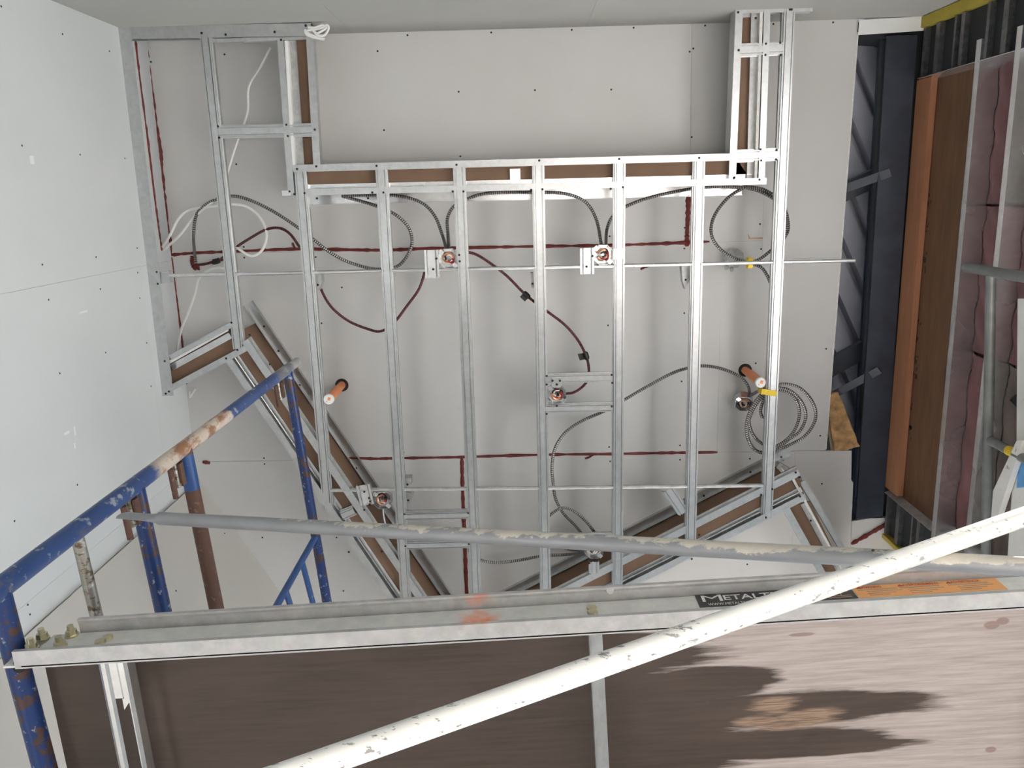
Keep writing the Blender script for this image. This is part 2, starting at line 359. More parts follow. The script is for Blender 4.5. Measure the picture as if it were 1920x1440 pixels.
# steel edge angle along the open ceiling edge
a, b = at(1606, 60, HC), at(1546, 842, HC)
e = MB(); e.sweep(sheet([(0, 0), (0.012, 0), (0.012, 0.05)], 0.003), a + Z * 0.001, b + Z * 0.001, Vector((1, 0, 0)), Z); struct(obj('trim_1', e, 'board_core', None, False))
screws = [(140, 18), (206, 96), (285, 66), (283, 116), (421, 102), (443, 308), (720, 244), (764, 66), (708, 96), (860, 172), (1003, 169), (863, 293), (921, 61), (1072, 56), (1146, 168), (1188, 52), (1293, 97), (1300, 91), (1297, 257), (1284, 427), (1283, 466), (1425, 420), (1427, 467), (1322, 48), (1562, 42), (1283, 587), (1140, 610), (1278, 715), (1417, 681), (1549, 654), (1538, 817), (1406, 860), (1275, 835), (1275, 862), (1142, 838), (1144, 865), (757, 848), (757, 873), (591, 465), (592, 482), (457, 463), (458, 483), (603, 606), (641, 539), (730, 468), (732, 475), (495, 859), (496, 870), (510, 992), (631, 1008), (644, 1108), (1401, 1058), (1541, 907), (732, 462), (1143, 443), (325, 453), (492, 1008), (421, 1000), (1450, 45)]
b_ = MB()
for x, y in screws:
    p = at(x, y, HC); b_.tube([p - Z * 0.0012, p + Z * 0.003], 0.0052, 8)
stuff(obj('screw_heads', b_, 'black_metal', ceil))
obj('torn_paper', MB().prism([at(1402, 438, HC - .0012), at(1407, 446, HC - .0012), at(1430, 445, HC - .0012), at(1430, 448, HC - .0012), at(1404, 448, HC - .0012)], (0, 0, 0.001)), 'tan_batt', ceil, False)
# --- walls
TH = 0.016
LWX = Vector((-TH, 0, 0))
wl = struct(obj('wall_left', MB().box((XW - 0.09, (YB + K0.y) / 2 - 0.2, ZC / 2), (0.06, 0, 0), (0, (K0.y - YB) / 2 + 0.4, 0), (0, 0, ZC / 2)), 'board_edge'))
nx = Vector((1, 0, 0)); PW = Vector((XW, 0, 0))
yj1 = onplane(140, 524, PW, nx).y; yj2 = onplane(165, 1035, PW, nx).y
def lw(y0, y1, z0=0.0, z1=ZC): return inset([Vector((XW, y0, z0)), Vector((XW, y1, z0)), Vector((XW, y1, z1)), Vector((XW, y0, z1))])
zj = onplane(282, 660, PW, nx).z
sheets(wl, [lw(YB, yj1), lw(yj1, yj2, zj), lw(yj1, yj2, 0, zj), lw(yj2, K0.y)], LWX, 'wall_board')
b_ = MB()
for x, y in [(2, 12), (117, 64), (205, 96), (41, 273), (150, 290), (234, 297), (257, 465), (180, 482), (79, 496), (188, 542), (91, 562), (258, 511), (262, 559), (198, 661), (275, 643), (145, 909), (27, 977), (290, 880), (112, 700), (283, 724), (52, 1134), (56, 1152)]:
    p = onplane(x, y, PW, nx); b_.tube([p + nx * 0.0012, p - nx * 0.003], 0.0042, 8)
stuff(obj('screw_heads', b_, 'black_metal', wl))
# joint compound smears and grazes on the left wall sheets
b_ = MB()
for x, y, w, h in [(140, 808, 0.02, 0.006), (140, 836, 0.012, 0.006), (125, 812, 0.006, 0.02), (156, 585, 0.004, 0.035), (60, 300, 0.016, 0.014)]:
    p = onplane(x, y, PW, nx); b_.box(p, (0.0006, 0, 0), (0, w, 0), (0, 0, h))
stuff(obj('plaster_smear', b_, 'white_plastic', wl, False))
# back wall
wb = struct(obj('wall_back', MB().box((0.4, YB - 0.09, ZC / 2), (3.2, 0, 0), (0, 0.06, 0), (0, 0, ZC / 2 + 0.05)), 'board_edge'))
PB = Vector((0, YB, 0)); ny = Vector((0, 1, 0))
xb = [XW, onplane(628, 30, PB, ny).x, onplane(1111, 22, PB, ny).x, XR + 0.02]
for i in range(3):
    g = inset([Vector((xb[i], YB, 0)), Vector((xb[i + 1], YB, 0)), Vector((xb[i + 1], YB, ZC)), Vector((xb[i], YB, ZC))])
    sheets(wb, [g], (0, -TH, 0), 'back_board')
# angled wall at the far left corner
wa = struct(obj('wall_angled', MB().prism([K0 + Vector((-0.03, 0, 0)) - Z * ZC, K0 + KD * 4 - Z * ZC, K0 + KD * 4 + Vector((-0.1, 0.07, 0)) - Z * ZC, K0 + Vector((-0.1, 0.07, 0)) - Z * ZC], (0, 0, ZC)), 'board_edge', None, False))
kn = Vector((-KD.y, KD.x, 0)); kn = -kn if kn.x > 0 else kn
for s0, s1 in ((0.0, 1.22), (1.22, 2.44), (2.44, 4.0)):
    g = inset([K0 + KD * s0 - kn * TH - Z * ZC, K0 + KD * s1 - kn * TH - Z * ZC, K0 + KD * s1 - kn * TH, K0 + KD * s0 - kn * TH])
    sheets(wa, [g], kn * TH * 0.9, 'angle_board')
b_ = MB()
for x, y in [(421, 1000), (492, 1008), (330, 1108), (90, 1392)]:
    p = onplane(x, y, K0 - kn * TH, kn); b_.tube([p - kn * 0.0012, p + kn * 0.003], 0.0045, 8)
stuff(obj('screw_heads', b_, 'black_metal', wa))
# --- right side: open roof edge, steel beam, exterior wall built of horizontal girts
HD_ = HC + 0.30
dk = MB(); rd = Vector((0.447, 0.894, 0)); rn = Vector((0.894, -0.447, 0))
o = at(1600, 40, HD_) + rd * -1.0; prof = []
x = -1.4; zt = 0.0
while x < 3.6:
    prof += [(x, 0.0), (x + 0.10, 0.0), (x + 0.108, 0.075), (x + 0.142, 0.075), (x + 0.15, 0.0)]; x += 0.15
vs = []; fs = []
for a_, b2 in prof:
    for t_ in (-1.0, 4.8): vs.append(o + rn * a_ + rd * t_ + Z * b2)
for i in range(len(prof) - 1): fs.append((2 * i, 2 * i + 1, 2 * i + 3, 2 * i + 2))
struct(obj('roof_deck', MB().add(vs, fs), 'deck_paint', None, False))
ba, bb = at(1692, 66, HC), at(1630, 972, HC); bd = (bb - ba).normalized(); bu = Vector((bd.y, -bd.x, 0)); bu = bu if bu.x > 0 else -bu
bt = thing('steel_beam', 'dark navy painted steel beam running along the open edge of the ceiling', 'beam', bb)
obj('bottom_flange', MB().box((ba + bb) / 2 + Z * 0.007, (bb - ba) / 2, bu * 0.077, Z * 0.007), 'steel_paint', bt)
obj('web', MB().box((ba + bb) / 2 + Z * 0.14, (bb - ba) / 2, bu * 0.005, Z * 0.126), 'steel_paint', bt)
obj('top_flange', MB().box((ba + bb) / 2 + Z * 0.273 + bu * 0.03, (bb - ba) / 2, bu * 0.04, Z * 0.007), 'steel_paint', bt)
obj('bearing_plate', MB().box(ba + Z * 0.15 - bd * 0.004, bu * 0.077, bd * 0.004, Z * 0.13), 'steel_paint', bt)
# black tube standing in for the shadow gap beside the beam; cross joists
p0, p1 = at(1659, 72, HC + 0.10), at(1610, 930, HC + 0.10)
tag(obj('shadow_gap_tube', MB().tube([p0, p1], 0.028, 14), 'black_metal'), 'black tube standing in for the shadow gap beside the navy steel beam', 'pipe')
for i, (xa, ya, xb_, yb_, lab) in enumerate(((1560, 372, 1660, 325, 'dark steel joist crossing under the ribbed deck, upper of the two'), (1540, 702, 1640, 645, 'dark steel joist crossing under the ribbed deck, beside the tan insulation'))):
    q0, q1 = at(xa, ya, HD_ - 0.06), at(xb_, yb_, HD_ - 0.06); t_ = (q1 - q0).normalized(); w_ = Vector((-t_.y, t_.x, 0))
    tag(obj('roof_joist', MB().sweep(sheet([(-0.05, 0.05), (-0.05, 0), (0.05, 0), (0.05, 0.05)], 0.006), q0, q1, w_, Z), 'joist_paint'), lab, 'joist')
for xa, ya, ha, xb_, yb_, hb, lab in ((1556, 372, HC + 0.10, 1672, 331, HC - 0.02, 'thin steel angle brace reaching the beam level with the upper cable loop'), (1556, 752, HC + 0.10, 1653, 700, HC - 0.02, 'thin steel angle brace crossing above the tan insulation scrap')):
    q0, q1 = at(xa, ya, ha), at(xb_, yb_, hb); t_ = (q1 - q0).normalized(); w_ = t_.cross(Z).normalized(); u_ = w_.cross(t_)
    tag(obj('angle_brace', MB().sweep(sheet([(0.0, 0.04), (0, 0), (0.045, 0)], 0.004), q0, q1, w_, u_), 'joist_paint'), lab, 'brace')
# insulation scrap
q = [at(1552, 745, HC + .05), at(1568, 738, HC + .05), at(1611, 838, HC + 0.0), at(1603, 846, HC + 0.0), at(1575, 846, HC + 0.0), at(1550, 800, HC + .05)]
ins = MB(); n_ = 7
rows = []
A0, A1, B1, B0 = at(1549, 742, HC + .06), at(1572, 735, HC + .06), at(1612, 838, HC + .004), at(1566, 850, HC + .004)
random.seed(3); vs = []; fs = []
for k in (0, 1):
    for i in range(12):
        for j in range(7):
            u_ = i / 11; v_ = j / 6; p = A0.lerp(A1, v_).lerp(B0.lerp(B1, v_), u_)
            e_ = 0.006 if 0 < i < 11 and 0 < j < 6 else 0.003
            vs.append(p + Vector((random.uniform(-e_, e_), random.uniform(-e_, e_), random.uniform(-e_, e_))) + Z * (0.07 * k))
def gi(k, i, j): return k * 84 + i * 7 + j
for i in range(11):
    for j in range(6):
        fs.append((gi(0, i, j), gi(0, i, j + 1), gi(0, i + 1, j + 1), gi(0, i + 1, j))); fs.append((gi(1, i, j), gi(1, i + 1, j), gi(1, i + 1, j + 1), gi(1, i, j + 1)))
for i in range(11):
    for j in (0, 6): fs.append((gi(0, i, j), gi(0, i + 1, j), gi(1, i + 1, j), gi(1, i, j)))
for j in range(6):
    for i in (0, 11): fs.append((gi(0, i, j), gi(0, i, j + 1), gi(1, i, j + 1), gi(1, i, j)))
tag(obj('insulation_scrap', ins.add(vs, fs), 'tan_batt'), 'scrap of tan fibre insulation poking out beside the navy beam', 'insulation')

# exterior wall, inner plane X = XR
nR = Vector((1, 0, 0)); PR = Vector((XR, 0, 0))
def rw(x, y, dx=0.0): return onplane(x, y, Vector((XR + dx, 0, 0)), nR)
yTop = rw(1760, 140).y; yBot = rw(1700, 945).y          # bay ends along the room
wr = struct(obj('wall_right', MB().box((XR + 0.24, 1.2, ZC - 0.36), (0.012, 0, 0), (0, 4.4, 0), (0, 0, 1.04)), 'sheathing', None, False))
# lumber at the head, plywood deeper in
hz = {k: rw(*p).z for k, p in {'l1': (1730, 360), 'g1a': (1810, 360), 'g1b': (1819, 360), 'g2a': (1881, 360), 'g2b': (1891, 360)}.items()}
def bar(z0, z1, x0, x1, y0, y1): return ((( x0 + x1) / 2, (y0 + y1) / 2, (z0 + z1) / 2), ((x1 - x0) / 2, 0, 0), (0, (y1 - y0) / 2, 0), (0, 0, (z1 - z0) / 2))
tag(obj('head_timber', MB().box(*bar(hz['l1'] + 0.002, ZC - 0.005, XR - 0.002, XR + 0.03, yTop, yBot)), 'lumber', None, False), 'orange-brown timber nailed along the head of the wall beside the navy beam', 'timber')
ply = thing('plywood_panel', 'stamped brown plywood sheathing between the timber and the first metal girt', 'plywood', (XR + 0.12, 1, hz['g1a']))
obj('panel', MB().box(*bar(hz['g1a'] + 0.002, ZC, XR + 0.034, XR + 0.052, yTop - 0.02, yBot + 0.02)), 'sheathing', ply, False)
sm = MB(); random.seed(5)
for py in (375, 425, 475, 500, 600, 640, 690, 720, 780, 830):
    for k in range(9):
        zc = ZC - 0.05 - random.uniform(0, 0.10) - 0.045; p = onplane(1740, py, Vector((XR + 0.034, 0, 0)), nR)
        sm.box((XR + 0.0335, p.y + random.uniform(-0.035, 0.035), zc), (0.0004, 0, 0), (0, random.uniform(0.002, 0.012), 0), (0, 0, random.uniform(0.002, 0.012)))
stuff(obj('ink_stamp', sm, 'stamp_ink', ply, False))
def girt(z0, z1, lab):
    t_ = thing('wall_girt', lab, 'girt', (XR, yTop, z0))
    obj('web', MB().sweep(sheet([(0.0, z1 - z0), (0, 0), (0.15, 0)], 0.002), Vector((XR - 0.012, yTop - 0.1, z0)), Vector((XR - 0.012, yBot + 0.12, z0)), nR, Z), 'galvanized_bright', t_, False)
    obj('lip', MB().box(*bar(z1 - 0.002, z1, XR - 0.012, XR + 0.03, yTop - 0.1, yBot + 0.12)), 'galvanized_dull', t_, False)
    return t_
girt(hz['g1b'], hz['g1a'], 'bright galvanized girt between the plywood and the first pink batt')
girt(hz['g2b'], hz['g2a'], 'bright galvanized girt at the far right between two insulation bays')
def batt(name, z0, z1, y0, y1, mat, lab, depth=0.03):
    vs = []; fs = []; nu, nv = 46, 10; random.seed(int(z0 * 1000) % 97)
    for i in range(nu):
        for j in range(nv):
            u_ = i / (nu - 1); v_ = j / (nv - 1)
            bul = math.sin(math.pi * v_) * 0.03 + 0.006 * math.sin(i * 0.5 + j * 0.4) + random.uniform(-0.003, 0.003) 
            vs.append((XR + depth + 0.05 - bul, y0 + (y1 - y0) * u_, z0 + (z1 - z0) * v_))
    nb = len(vs)
    for i in range(nu - 1):
        for j in range(nv - 1): fs.append((i * nv + j, (i + 1) * nv + j, (i + 1) * nv + j + 1, i * nv + j + 1))
    mb = MB().add(vs, fs); mb.box(*bar(z0, z1, XR + depth + 0.075, XR + depth + 0.11, y0, y1))
    return tag(obj(name, mb, mat), lab, 'insulation')
ym = (yTop + yBot) / 2
ys = [yTop - 0.1, yTop + 0.62, yTop + 1.30, yBot + 0.10]
labs = ('pink fibre batt at the top of the right wall bay under the dark strip', 'pink fibre batt in the middle of the right wall bay', 'pink fibre batt at the lower end of the right wall bay')
for i in range(3): batt('insulation_batt', hz['g2a'] + 0.004, hz['g1b'] - 0.004, ys[i] + 0.006, ys[i + 1] - 0.006, 'pink_batt', labs[i])
labs = ('dusty brown batt at the upper right edge beside the outer girt', 'dusty pinkish batt behind the grey scaffold tube at the right edge', 'dusty brown batt at the right edge above the white board')
for i in range(3): batt('insulation_batt', hz['g2b'] - 0.42, hz['g2b'] - 0.004, ys[i] + 0.006, ys[i + 1] - 0.006, 'dusty_batt' if i != 1 else 'pink_batt', labs[i])
# jamb strips where the girts end: yellow foam, dark strip with stud ends, bright membrane flashing
def jamb(yc, sgn, i):
    lab = ('at the top right corner', 'below the lower end of the plywood')[i]
    t_ = thing('wall_jamb', 'dark jamb strip with metal stud ends ' + lab, 'wall jamb', (XR + 0.02, yc, ZC - 0.9))
    obj('backing', MB().box(*bar(ZC - 1.25, ZC - 0.01, XR + 0.02, XR + 0.20, yc - 0.12, yc + 0.12)), 'dark_void', t_, False)
    for k, zz_ in enumerate((0.06, 0.20, 0.37, 0.44, 0.66, 0.80, 0.97)):
        zc = ZC - zz_; w = (0.012, 0.02, 0.009, 0.016)[k % 4]
        obj('stud_end', MB().sweep(sheet([(-w, 0.03), (-w, 0), (w, 0), (w, 0.03)], 0.002), Vector((XR - 0.006, yc - 0.115, zc)), Vector((XR - 0.006, yc + 0.115, zc)), Z, nR), 'stud_dark', t_, False)
    obj('flashing', MB().prism([(XR - 0.01, yc + sgn * 0.12, ZC - 0.02), (XR + 0.20, yc + sgn * 0.20, ZC - 0.02), (XR + 0.20, yc + sgn * 0.203, ZC - 0.02), (XR - 0.01, yc + sgn * 0.123, ZC - 0.02)], (0, 0, -1.25)), 'galvanized_bright' if i == 0 else 'galvanized_dull', t_, False)
jamb(yTop - 0.13, 1, 0); jamb(yBot + 0.15, -1, 1)
tag(obj('foam_board', MB().box(*bar(ZC - 1.3, ZC - 0.02, XR - 0.015, XR + 0.12, YB + 0.004, yTop - 0.25)), 'yellow_foam', None, False), 'yellow foam strip up the top right corner of the room', 'foam strip')
tag(obj('foam_board', MB().box(*bar(ZC - 1.3, ZC - 0.02, XR - 0.005, XR + 0.12, yBot + 0.28, yBot + 0.305)), 'yellow_foam', None, False), 'thin yellow foam edge below the lower jamb strip beside the red bead', 'foam strip')
tag(obj('ceiling_track_offcut', MB().sweep(sheet([(0, 0.05), (0, 0), (0.07, 0)], 0.002), at(1611, 38, HC - 0.03), at(1791, 26, HC - 0.03), Vector((0, 1, 0)), Z), 'white_plastic', None, False), 'pale metal track strip across the top right corner above the navy beam', 'track')
# unseen walls added to shape the light; sun-aiming openings right, low front block
def wbox(z0, z1, y0, y1): return bar(z0, z1, XR + 0.10, XR + 0.28, y0, y1)
lowr = MB(); DY0, DY1, DZ = -1.35, 0.7, 1.6; WY0, WY1, WZ0, WZ1 = -0.5, 1.5, 3.1, 4.16
for q in ((0, DZ, YB - 0.2, DY0), (0, DZ, DY1, 6.2), (DZ, WZ0, YB - 0.2, 6.2), (WZ0, WZ1, YB - 0.2, WY0), (WZ0, WZ1, WY1, 6.2), (WZ1, ZC - 1.40, YB - 0.2, 6.2)): lowr.box(*wbox(*q))
struct(obj('light_shaping_wall_right', lowr, 'wall_board', None, False))
struct(obj('light_blocking_wall_front', MB().box((0.6, 6.1, 1.6), (3.4, 0, 0), (0, 0.08, 0), (0, 0, 1.6)), 'wall_board', None, False))  # unseen half-height wall, added to block light off the ground outside
# soffit behind the end of the beam
e = [at(1597, 978, HC), at(1650, 968, HC), at(1735, 1000, HC), at(1700, 1750, HC), at(1560, 1750, HC)]
struct(obj('trim_2', MB().prism(e, (0, 0, 0.016)), 'ceiling_board', None, False))
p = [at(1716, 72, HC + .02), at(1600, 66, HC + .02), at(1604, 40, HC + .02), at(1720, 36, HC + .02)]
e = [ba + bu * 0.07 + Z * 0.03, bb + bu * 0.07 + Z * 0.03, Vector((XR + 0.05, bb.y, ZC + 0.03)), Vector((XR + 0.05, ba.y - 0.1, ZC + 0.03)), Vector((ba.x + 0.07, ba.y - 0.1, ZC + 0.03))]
struct(obj('dark_gap_filler', MB().prism(e, (0, 0, 0.01)), 'dark_void', None, False))  # dark filler added to cover the lit gap between beam and wall
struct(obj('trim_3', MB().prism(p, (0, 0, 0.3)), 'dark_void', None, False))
# ================================================================== METAL FRAME
T_ = 0.0016
NT = [0]
def track(parent, q0, q1, side, fl=0.032, web=0.041, h=HF, mat='galvanized', name='track', ext=0.0):
    NT[0] += 1; h = h + 0.0009 * (NT[0] % 5)
    p0 = at(*q0, h); p1 = at(*q1, h); d = (p1 - p0); d.z = 0; d.normalize(); u = Vector((-d.y, d.x, 0)) * side
    p0 = p0 - d * ext; p1 = p1 + d * ext
    return obj(name, MB().sweep(sheet([(fl, 0), (0, 0), (0, web), (fl, web)], T_), p0, p1, u, Z), mat, parent, False)
def stud(parent, q0, q1, w=0.062, hgt=0.041, h=HF, mat='galvanized', name='stud'):
    h = h - 0.0012 if name == 'stud' else h - 0.0006
    p0 = at(*q0, h); p1 = at(*q1, h); d = (p1 - p0).normalized(); u = Vector((-d.y, d.x, 0)); w2 = w / 2
    r_ = 0.0075
    pr = [(-w2 + .007, hgt), (-w2, hgt), (-w2, .016), (-w2 + .006, .016), (-w2 + .0065, 0), (-.31 * w, 0), (-.295 * w, r_), (-.25 * w, r_), (-.225 * w, 0), (.225 * w, 0), (.25 * w, r_), (.295 * w, r_), (.31 * w, 0), (w2 - .0065, 0), (w2 - .006, .016), (w2, .016), (w2, hgt), (w2 - .007, hgt)]
    return obj(name, MB().sweep(sheet(pr, T_), p0, p1, u, Z), mat, parent, False)
def flat_track(parent, q0, q1, w=0.05, lip=0.022, h=HF + 0.045, mat='galvanized_dull', name='flat_track'):   # web up, lips down
    p0 = at(*q0, h); p1 = at(*q1, h); d = (p1 - p0).normalized(); u = Vector((-d.y, d.x, 0))
    return obj(name, MB().sweep(sheet([(-w / 2, -lip), (-w / 2, 0), (w / 2, 0), (w / 2, -lip)], T_), p0, p1, u, Z), mat, parent, False)
def board(parent, pts, h, th=0.013, mat='brown_paper', name='ledge_board'):
    return obj(name, MB().prism([at(x, y, h) for x, y in pts], (0, 0, th)), mat, parent, False)
def upright(parent, q0, q1, h, h0, h1, th, mat, name='upstand_board', side=1):
    p0 = at(*q0, h); p1 = at(*q1, h); d = (p1 - p0).normalized(); u = Vector((-d.y, d.x, 0)) * side
    p0.z = p1.z = h0 + CZ
    return obj(name, MB().prism([p0, p1, p1 + u * th, p0 + u * th], (0, 0, h1 - h0)), mat, parent, False)
def dots(parent, pts, h=HF, r=0.0062, name='screw_heads'):
    b = MB()
    for x, y in pts:
        p = at(x, y, h); b.tube([p - Z * 0.0035, p - Z * 0.0005], [r * 0.8, r], 8)
    return stuff(obj(name, b, 'black_metal', parent))
# ---- main frame
mf = thing('ceiling_frame', 'large galvanized stud frame of seven long studs hung under the ceiling', 'stud frame', at(1010, 650, HF))
track(mf, (549, 310), (1384, 288), 1)
STUDS = [((561, 316), (614, 957)), ((714, 314), (763, 1170)), ((860, 309), (897, 1236)), ((1009, 304), (1024, 1172)), ((1162, 300), (1158, 1108)), ((1312, 296), (1295, 1044)), ((1481, 14), (1439, 972))]
for a_, b2 in STUDS: stud(mf, a_, b2)
for a_, b2 in (((1022, 711), (1148, 708)), ((1022, 767), (1149, 764)), ((757, 969), (878, 966)), ((758, 1024), (880, 1021)), ((1030, 1013), (1150, 1009))): stud(mf, a_, b2, 0.054, 0.032, name='blocking')
track(mf, (573, 366), (1437, 345), -1, 0.030)                        # outer flange under the ledge edge
flat_track(mf, (574, 351), (1425, 331), 0.022, 0.006, HF + 0.040, 'galvanized_bright')
board(mf, [(560, 312), (1376, 290), (1408, 338), (566, 356)], HF + 0.045)
upright(mf, (572, 361), (1434, 341), HF, HF + 0.045, HC - 0.01, 0.013, 'brown_paper')
flat_track(mf, (579, 374), (1391, 356), 0.052, 0.020, HC - 0.003, 'galvanized_bright', 'ceiling_track')
obj('short_stud', MB().box((at(966, 322, HF + 0.035) + at(966, 342, HF + 0.035)) / 2, (0.026, 0, 0), (0, 0.04, 0), (0, 0, 0.008)), 'galvanized_bright', mf, False)
dots(mf, [(557, 317), (706, 311), (856, 309), (1011, 301), (1161, 298), (1311, 296), (593, 312), (552, 364), (571, 362), (698, 361), (719, 361), (849, 359), (869, 359), (996, 356), (1017, 355), (1168, 351), (1145, 354), (1025, 705), (1025, 721), (1147, 703), (1148, 718), (1025, 776), (1147, 762), (861, 478), (862, 490), (1154, 469), (1156, 480), (692, 934), (693, 946), (758, 964), (878, 962), (760, 1024), (879, 1020), (1311, 1003), (1436, 970), (1297, 1040), (1427, 928), (1448, 917), (1484, 18)])
dots(mf, [(594, 372), (690, 372), (726, 373), (727, 382), (1305, 358), (890, 367)], HC - 0.006, 0.006, 'ceiling_screw_heads')
# ---- left bay
lb = thing('left_bay_frame', 'galvanized frame bay fixed along the left wall with one long stud', 'stud frame', at(330, 400, HF))
p0 = at(217, 44, HF); p1 = at(311, 742, HF); p0.x = p1.x = XW + 0.002
obj('wall_track', MB().sweep(sheet([(0.058, 0), (0, 0), (0, 0.05)], T_), p0, p1, Vector((1, 0, 0)), Z), 'galvanized', lb, False)
track(lb, (217, 51), (583, 44), 1, 0.055, 0.05)
obj('edge_lip', MB().box((at(388, 77, HF + 0.03) + at(578, 71, HF + 0.03)) / 2, (at(578, 71, HF + 0.03) - at(388, 77, HF + 0.03)) / 2, (0, 0.009, 0), (0, 0, 0.012)), 'galvanized_bright', lb, False)
stud(lb, (383, 62), (446, 655)); stud(lb, (402, 247), (586, 243), 0.064, 0.035, name='blocking')
track(lb, (586.5, 58), (600.5, 312), 1, 0.034, 0.045)
track(lb, (520, 74), (541, 364), -1, 0.030, 0.045)
upright(lb, (533, 76), (547, 312), HF, HF + 0.002, HC - 0.02, 0.016, 'white_plastic', side=-1)
flat_track(lb, (547, 76), (563, 312), 0.042, 0.012, HF + 0.03)
board(lb, [(550, 72), (588, 70), (600, 322), (562, 322)], HF + 0.045)
track(lb, (317, 667), (437, 602), 1, 0.026)
obj('edge_lip', MB().box((at(318, 679, HF + .01) + at(428, 617, HF + .01)) / 2, (at(428, 617, HF + .01) - at(318, 679, HF + .01)) / 2, (0.004, 0.007, 0), (0, 0, 0.006)), 'white_plastic', lb, False)
flat_track(lb, (322, 689), (432, 629), 0.030, 0.008, HF + 0.036, 'galvanized_bright')
board(lb, [(318, 672), (437, 607), (452, 662), (318, 732)], HF + 0.045)
track(lb, (322, 733), (464, 657), -1, 0.030)
obj('wall_tab', MB().box(at(537, 362, HF - 0.001), (0.022, 0, 0), (0, 0.012, 0), (0, 0, 0.001)), 'galvanized_bright', lb, False)
dots(lb, [(378, 62), (423, 65), (515, 60), (527, 75), (573, 48), (409, 237), (411, 258), (590, 243), (537, 234), (540, 255), (309, 677), (311, 738), (317, 734), (434, 605), (445, 656), (424, 672), (294, 510), (296, 532), (543, 359)])
bk = thing('wall_bracket', 'small steel bracket on the left wall track holding the upper rod', 'bracket', at(310, 520, HF))
obj('plate', MB().sweep(sheet([(-0.03, 0.05), (-0.03, 0), (0.03, 0), (0.03, 0.05)], 0.002), at(299, 521, HF + 0.012), at(319, 519, HF + 0.012), Vector((0, 1, 0)), Z), 'galvanized', bk, False)
obj('gusset', MB().box(at(312, 513, HF + 0.03), (0.012, 0, 0), (0, 0.002, 0), Z * 0.02), 'galvanized_dull', bk, False)
# ---- upper right arm
ur = thing('arm_frame', 'narrow galvanized frame arm reaching to the back wall at the upper right', 'stud frame', at(1420, 170, HF))
track(ur, (1380, 17), (1367, 336), -1, 0.033, 0.10)
track(ur, (1379, 13), (1524, 9), 1, 0.030)
stud(ur, (1387, 94), (1471, 90), 0.064, 0.035, name='blocking'); stud(ur, (1376, 293), (1462, 289), 0.062, 0.035, name='blocking')
flat_track(ur, (1417, 24), (1408, 336), 0.046, 0.016, HF + 0.035)
upright(ur, (1431, 22), (1420, 336), HF, HF + 0.002, HC - 0.02, 0.014, 'board_core', side=1)
track(ur, (1444, 22), (1433, 340), 1, 0.029)
board(ur, [(1384, 24), (1418, 24), (1412, 336), (1372, 336)], HF + 0.045)
obj('back_lip', MB().box((at(1390, 28, HF + 0.04) + at(1424, 27, HF + 0.04)) / 2, (0.05, 0, 0), (0, 0.012, 0), Z * 0.004), 'galvanized_dull', ur, False)
dots(ur, [(1384, 23), (1481, 18), (1385, 94), (1436, 82), (1463, 80), (1435, 103), (1464, 103), (1417, 34), (1377, 333), (1426, 280), (1427, 301), (1456, 281), (1455, 299), (1424, 337), (1376, 334)])
# ---- angled bulkheads: lower track A, ledge board, track B, upstand board, ceiling track C
def bulkhead(name, lab, A0, A1, side, ext, n):
    A0 = Vector((A0[0], A0[1])); A1 = Vector((A1[0], A1[1])); d = (A1 - A0).normalized(); n = Vector(n)
    t = thing(name, lab, 'bulkhead', at(A0.x, A0.y, HF))
    def L(k, s0=0.0, s1=0.0): a_ = A0 + n * k + d * s0; b2 = A1 + n * k + d * s1; return (a_.x, a_.y), (b2.x, b2.y)
    track(t, *L(0, ext[0]), side, 0.035, 0.041, mat='galvanized')
    a_, b2 = L(22, ext[0]); flat_track(t, a_, b2, 0.026, 0.006, HF + 0.040, 'galvanized_bright', 'upper_flange')
    q = L(8, ext[0]); q2 = L(64, ext[1]); board(t, [q[0], q[1], q2[1], q2[0]], HF + 0.045)
    track(t, *L(57, ext[1]), -side, 0.038, 0.030, h=HF + 0.004)
    a_, b2 = L(61, ext[1]); flat_track(t, a_, b2, 0.020, 0.004, HF + 0.032, 'galvanized_dull', 'ledge_lip')
    a_, b2 = L(87, ext[3]); upright(t, a_, b2, HC, HF + 0.045, HC - 0.002, 0.013, 'brown_paper', side=-side)
    a_, b2 = L(97, ext[2]); flat_track(t, a_, b2, 0.050, 0.026, HC - 0.003, 'galvanized', 'ceiling_track')
    return t, L
n1 = (0.827, -0.562)
ld, L = bulkhead('angled_bulkhead', 'long angled galvanized bulkhead with brown board running down left to the scaffold plank', (425, 679), (833, 1279), -1, (0, -14, -68, -30), n1)
dots(ld, [(468, 628), (506, 683), (542, 733), (683, 956), (716, 1034), (603, 937), (654, 1035)], HF + 0.003)
dots(ld, [(495, 612), (522, 658), (562, 722), (668, 878), (616, 827), (622, 836), (773, 1047)], HC - 0.005)
stud(ld, (640, 968), (664, 958), 0.06, 0.03, HF + 0.006, name='cross_stud')
n2 = (-0.447, -0.894)
rb, L2 = bulkhead('angled_bulkhead', 'angled galvanized bulkhead with brown board at the lower right under the last stud', (1512, 936), (833, 1279), 1, (0, -10, -14, 26), n2)
dots(rb, [(1472, 955), (1436, 971), (1498, 895), (1297, 1048), (1500, 931)], HF + 0.003)
dots(rb, [(1465, 857), (1468, 862), (1407, 885), (1320, 930)], HC - 0.005)
stud(rb, (1258, 1008), (1280, 1042), 0.06, 0.03, HF + 0.01, name='cross_stud'); stud(rb, (1253, 918), (1283, 962), 0.07, 0.03, HF + 0.02, name='cross_stud')
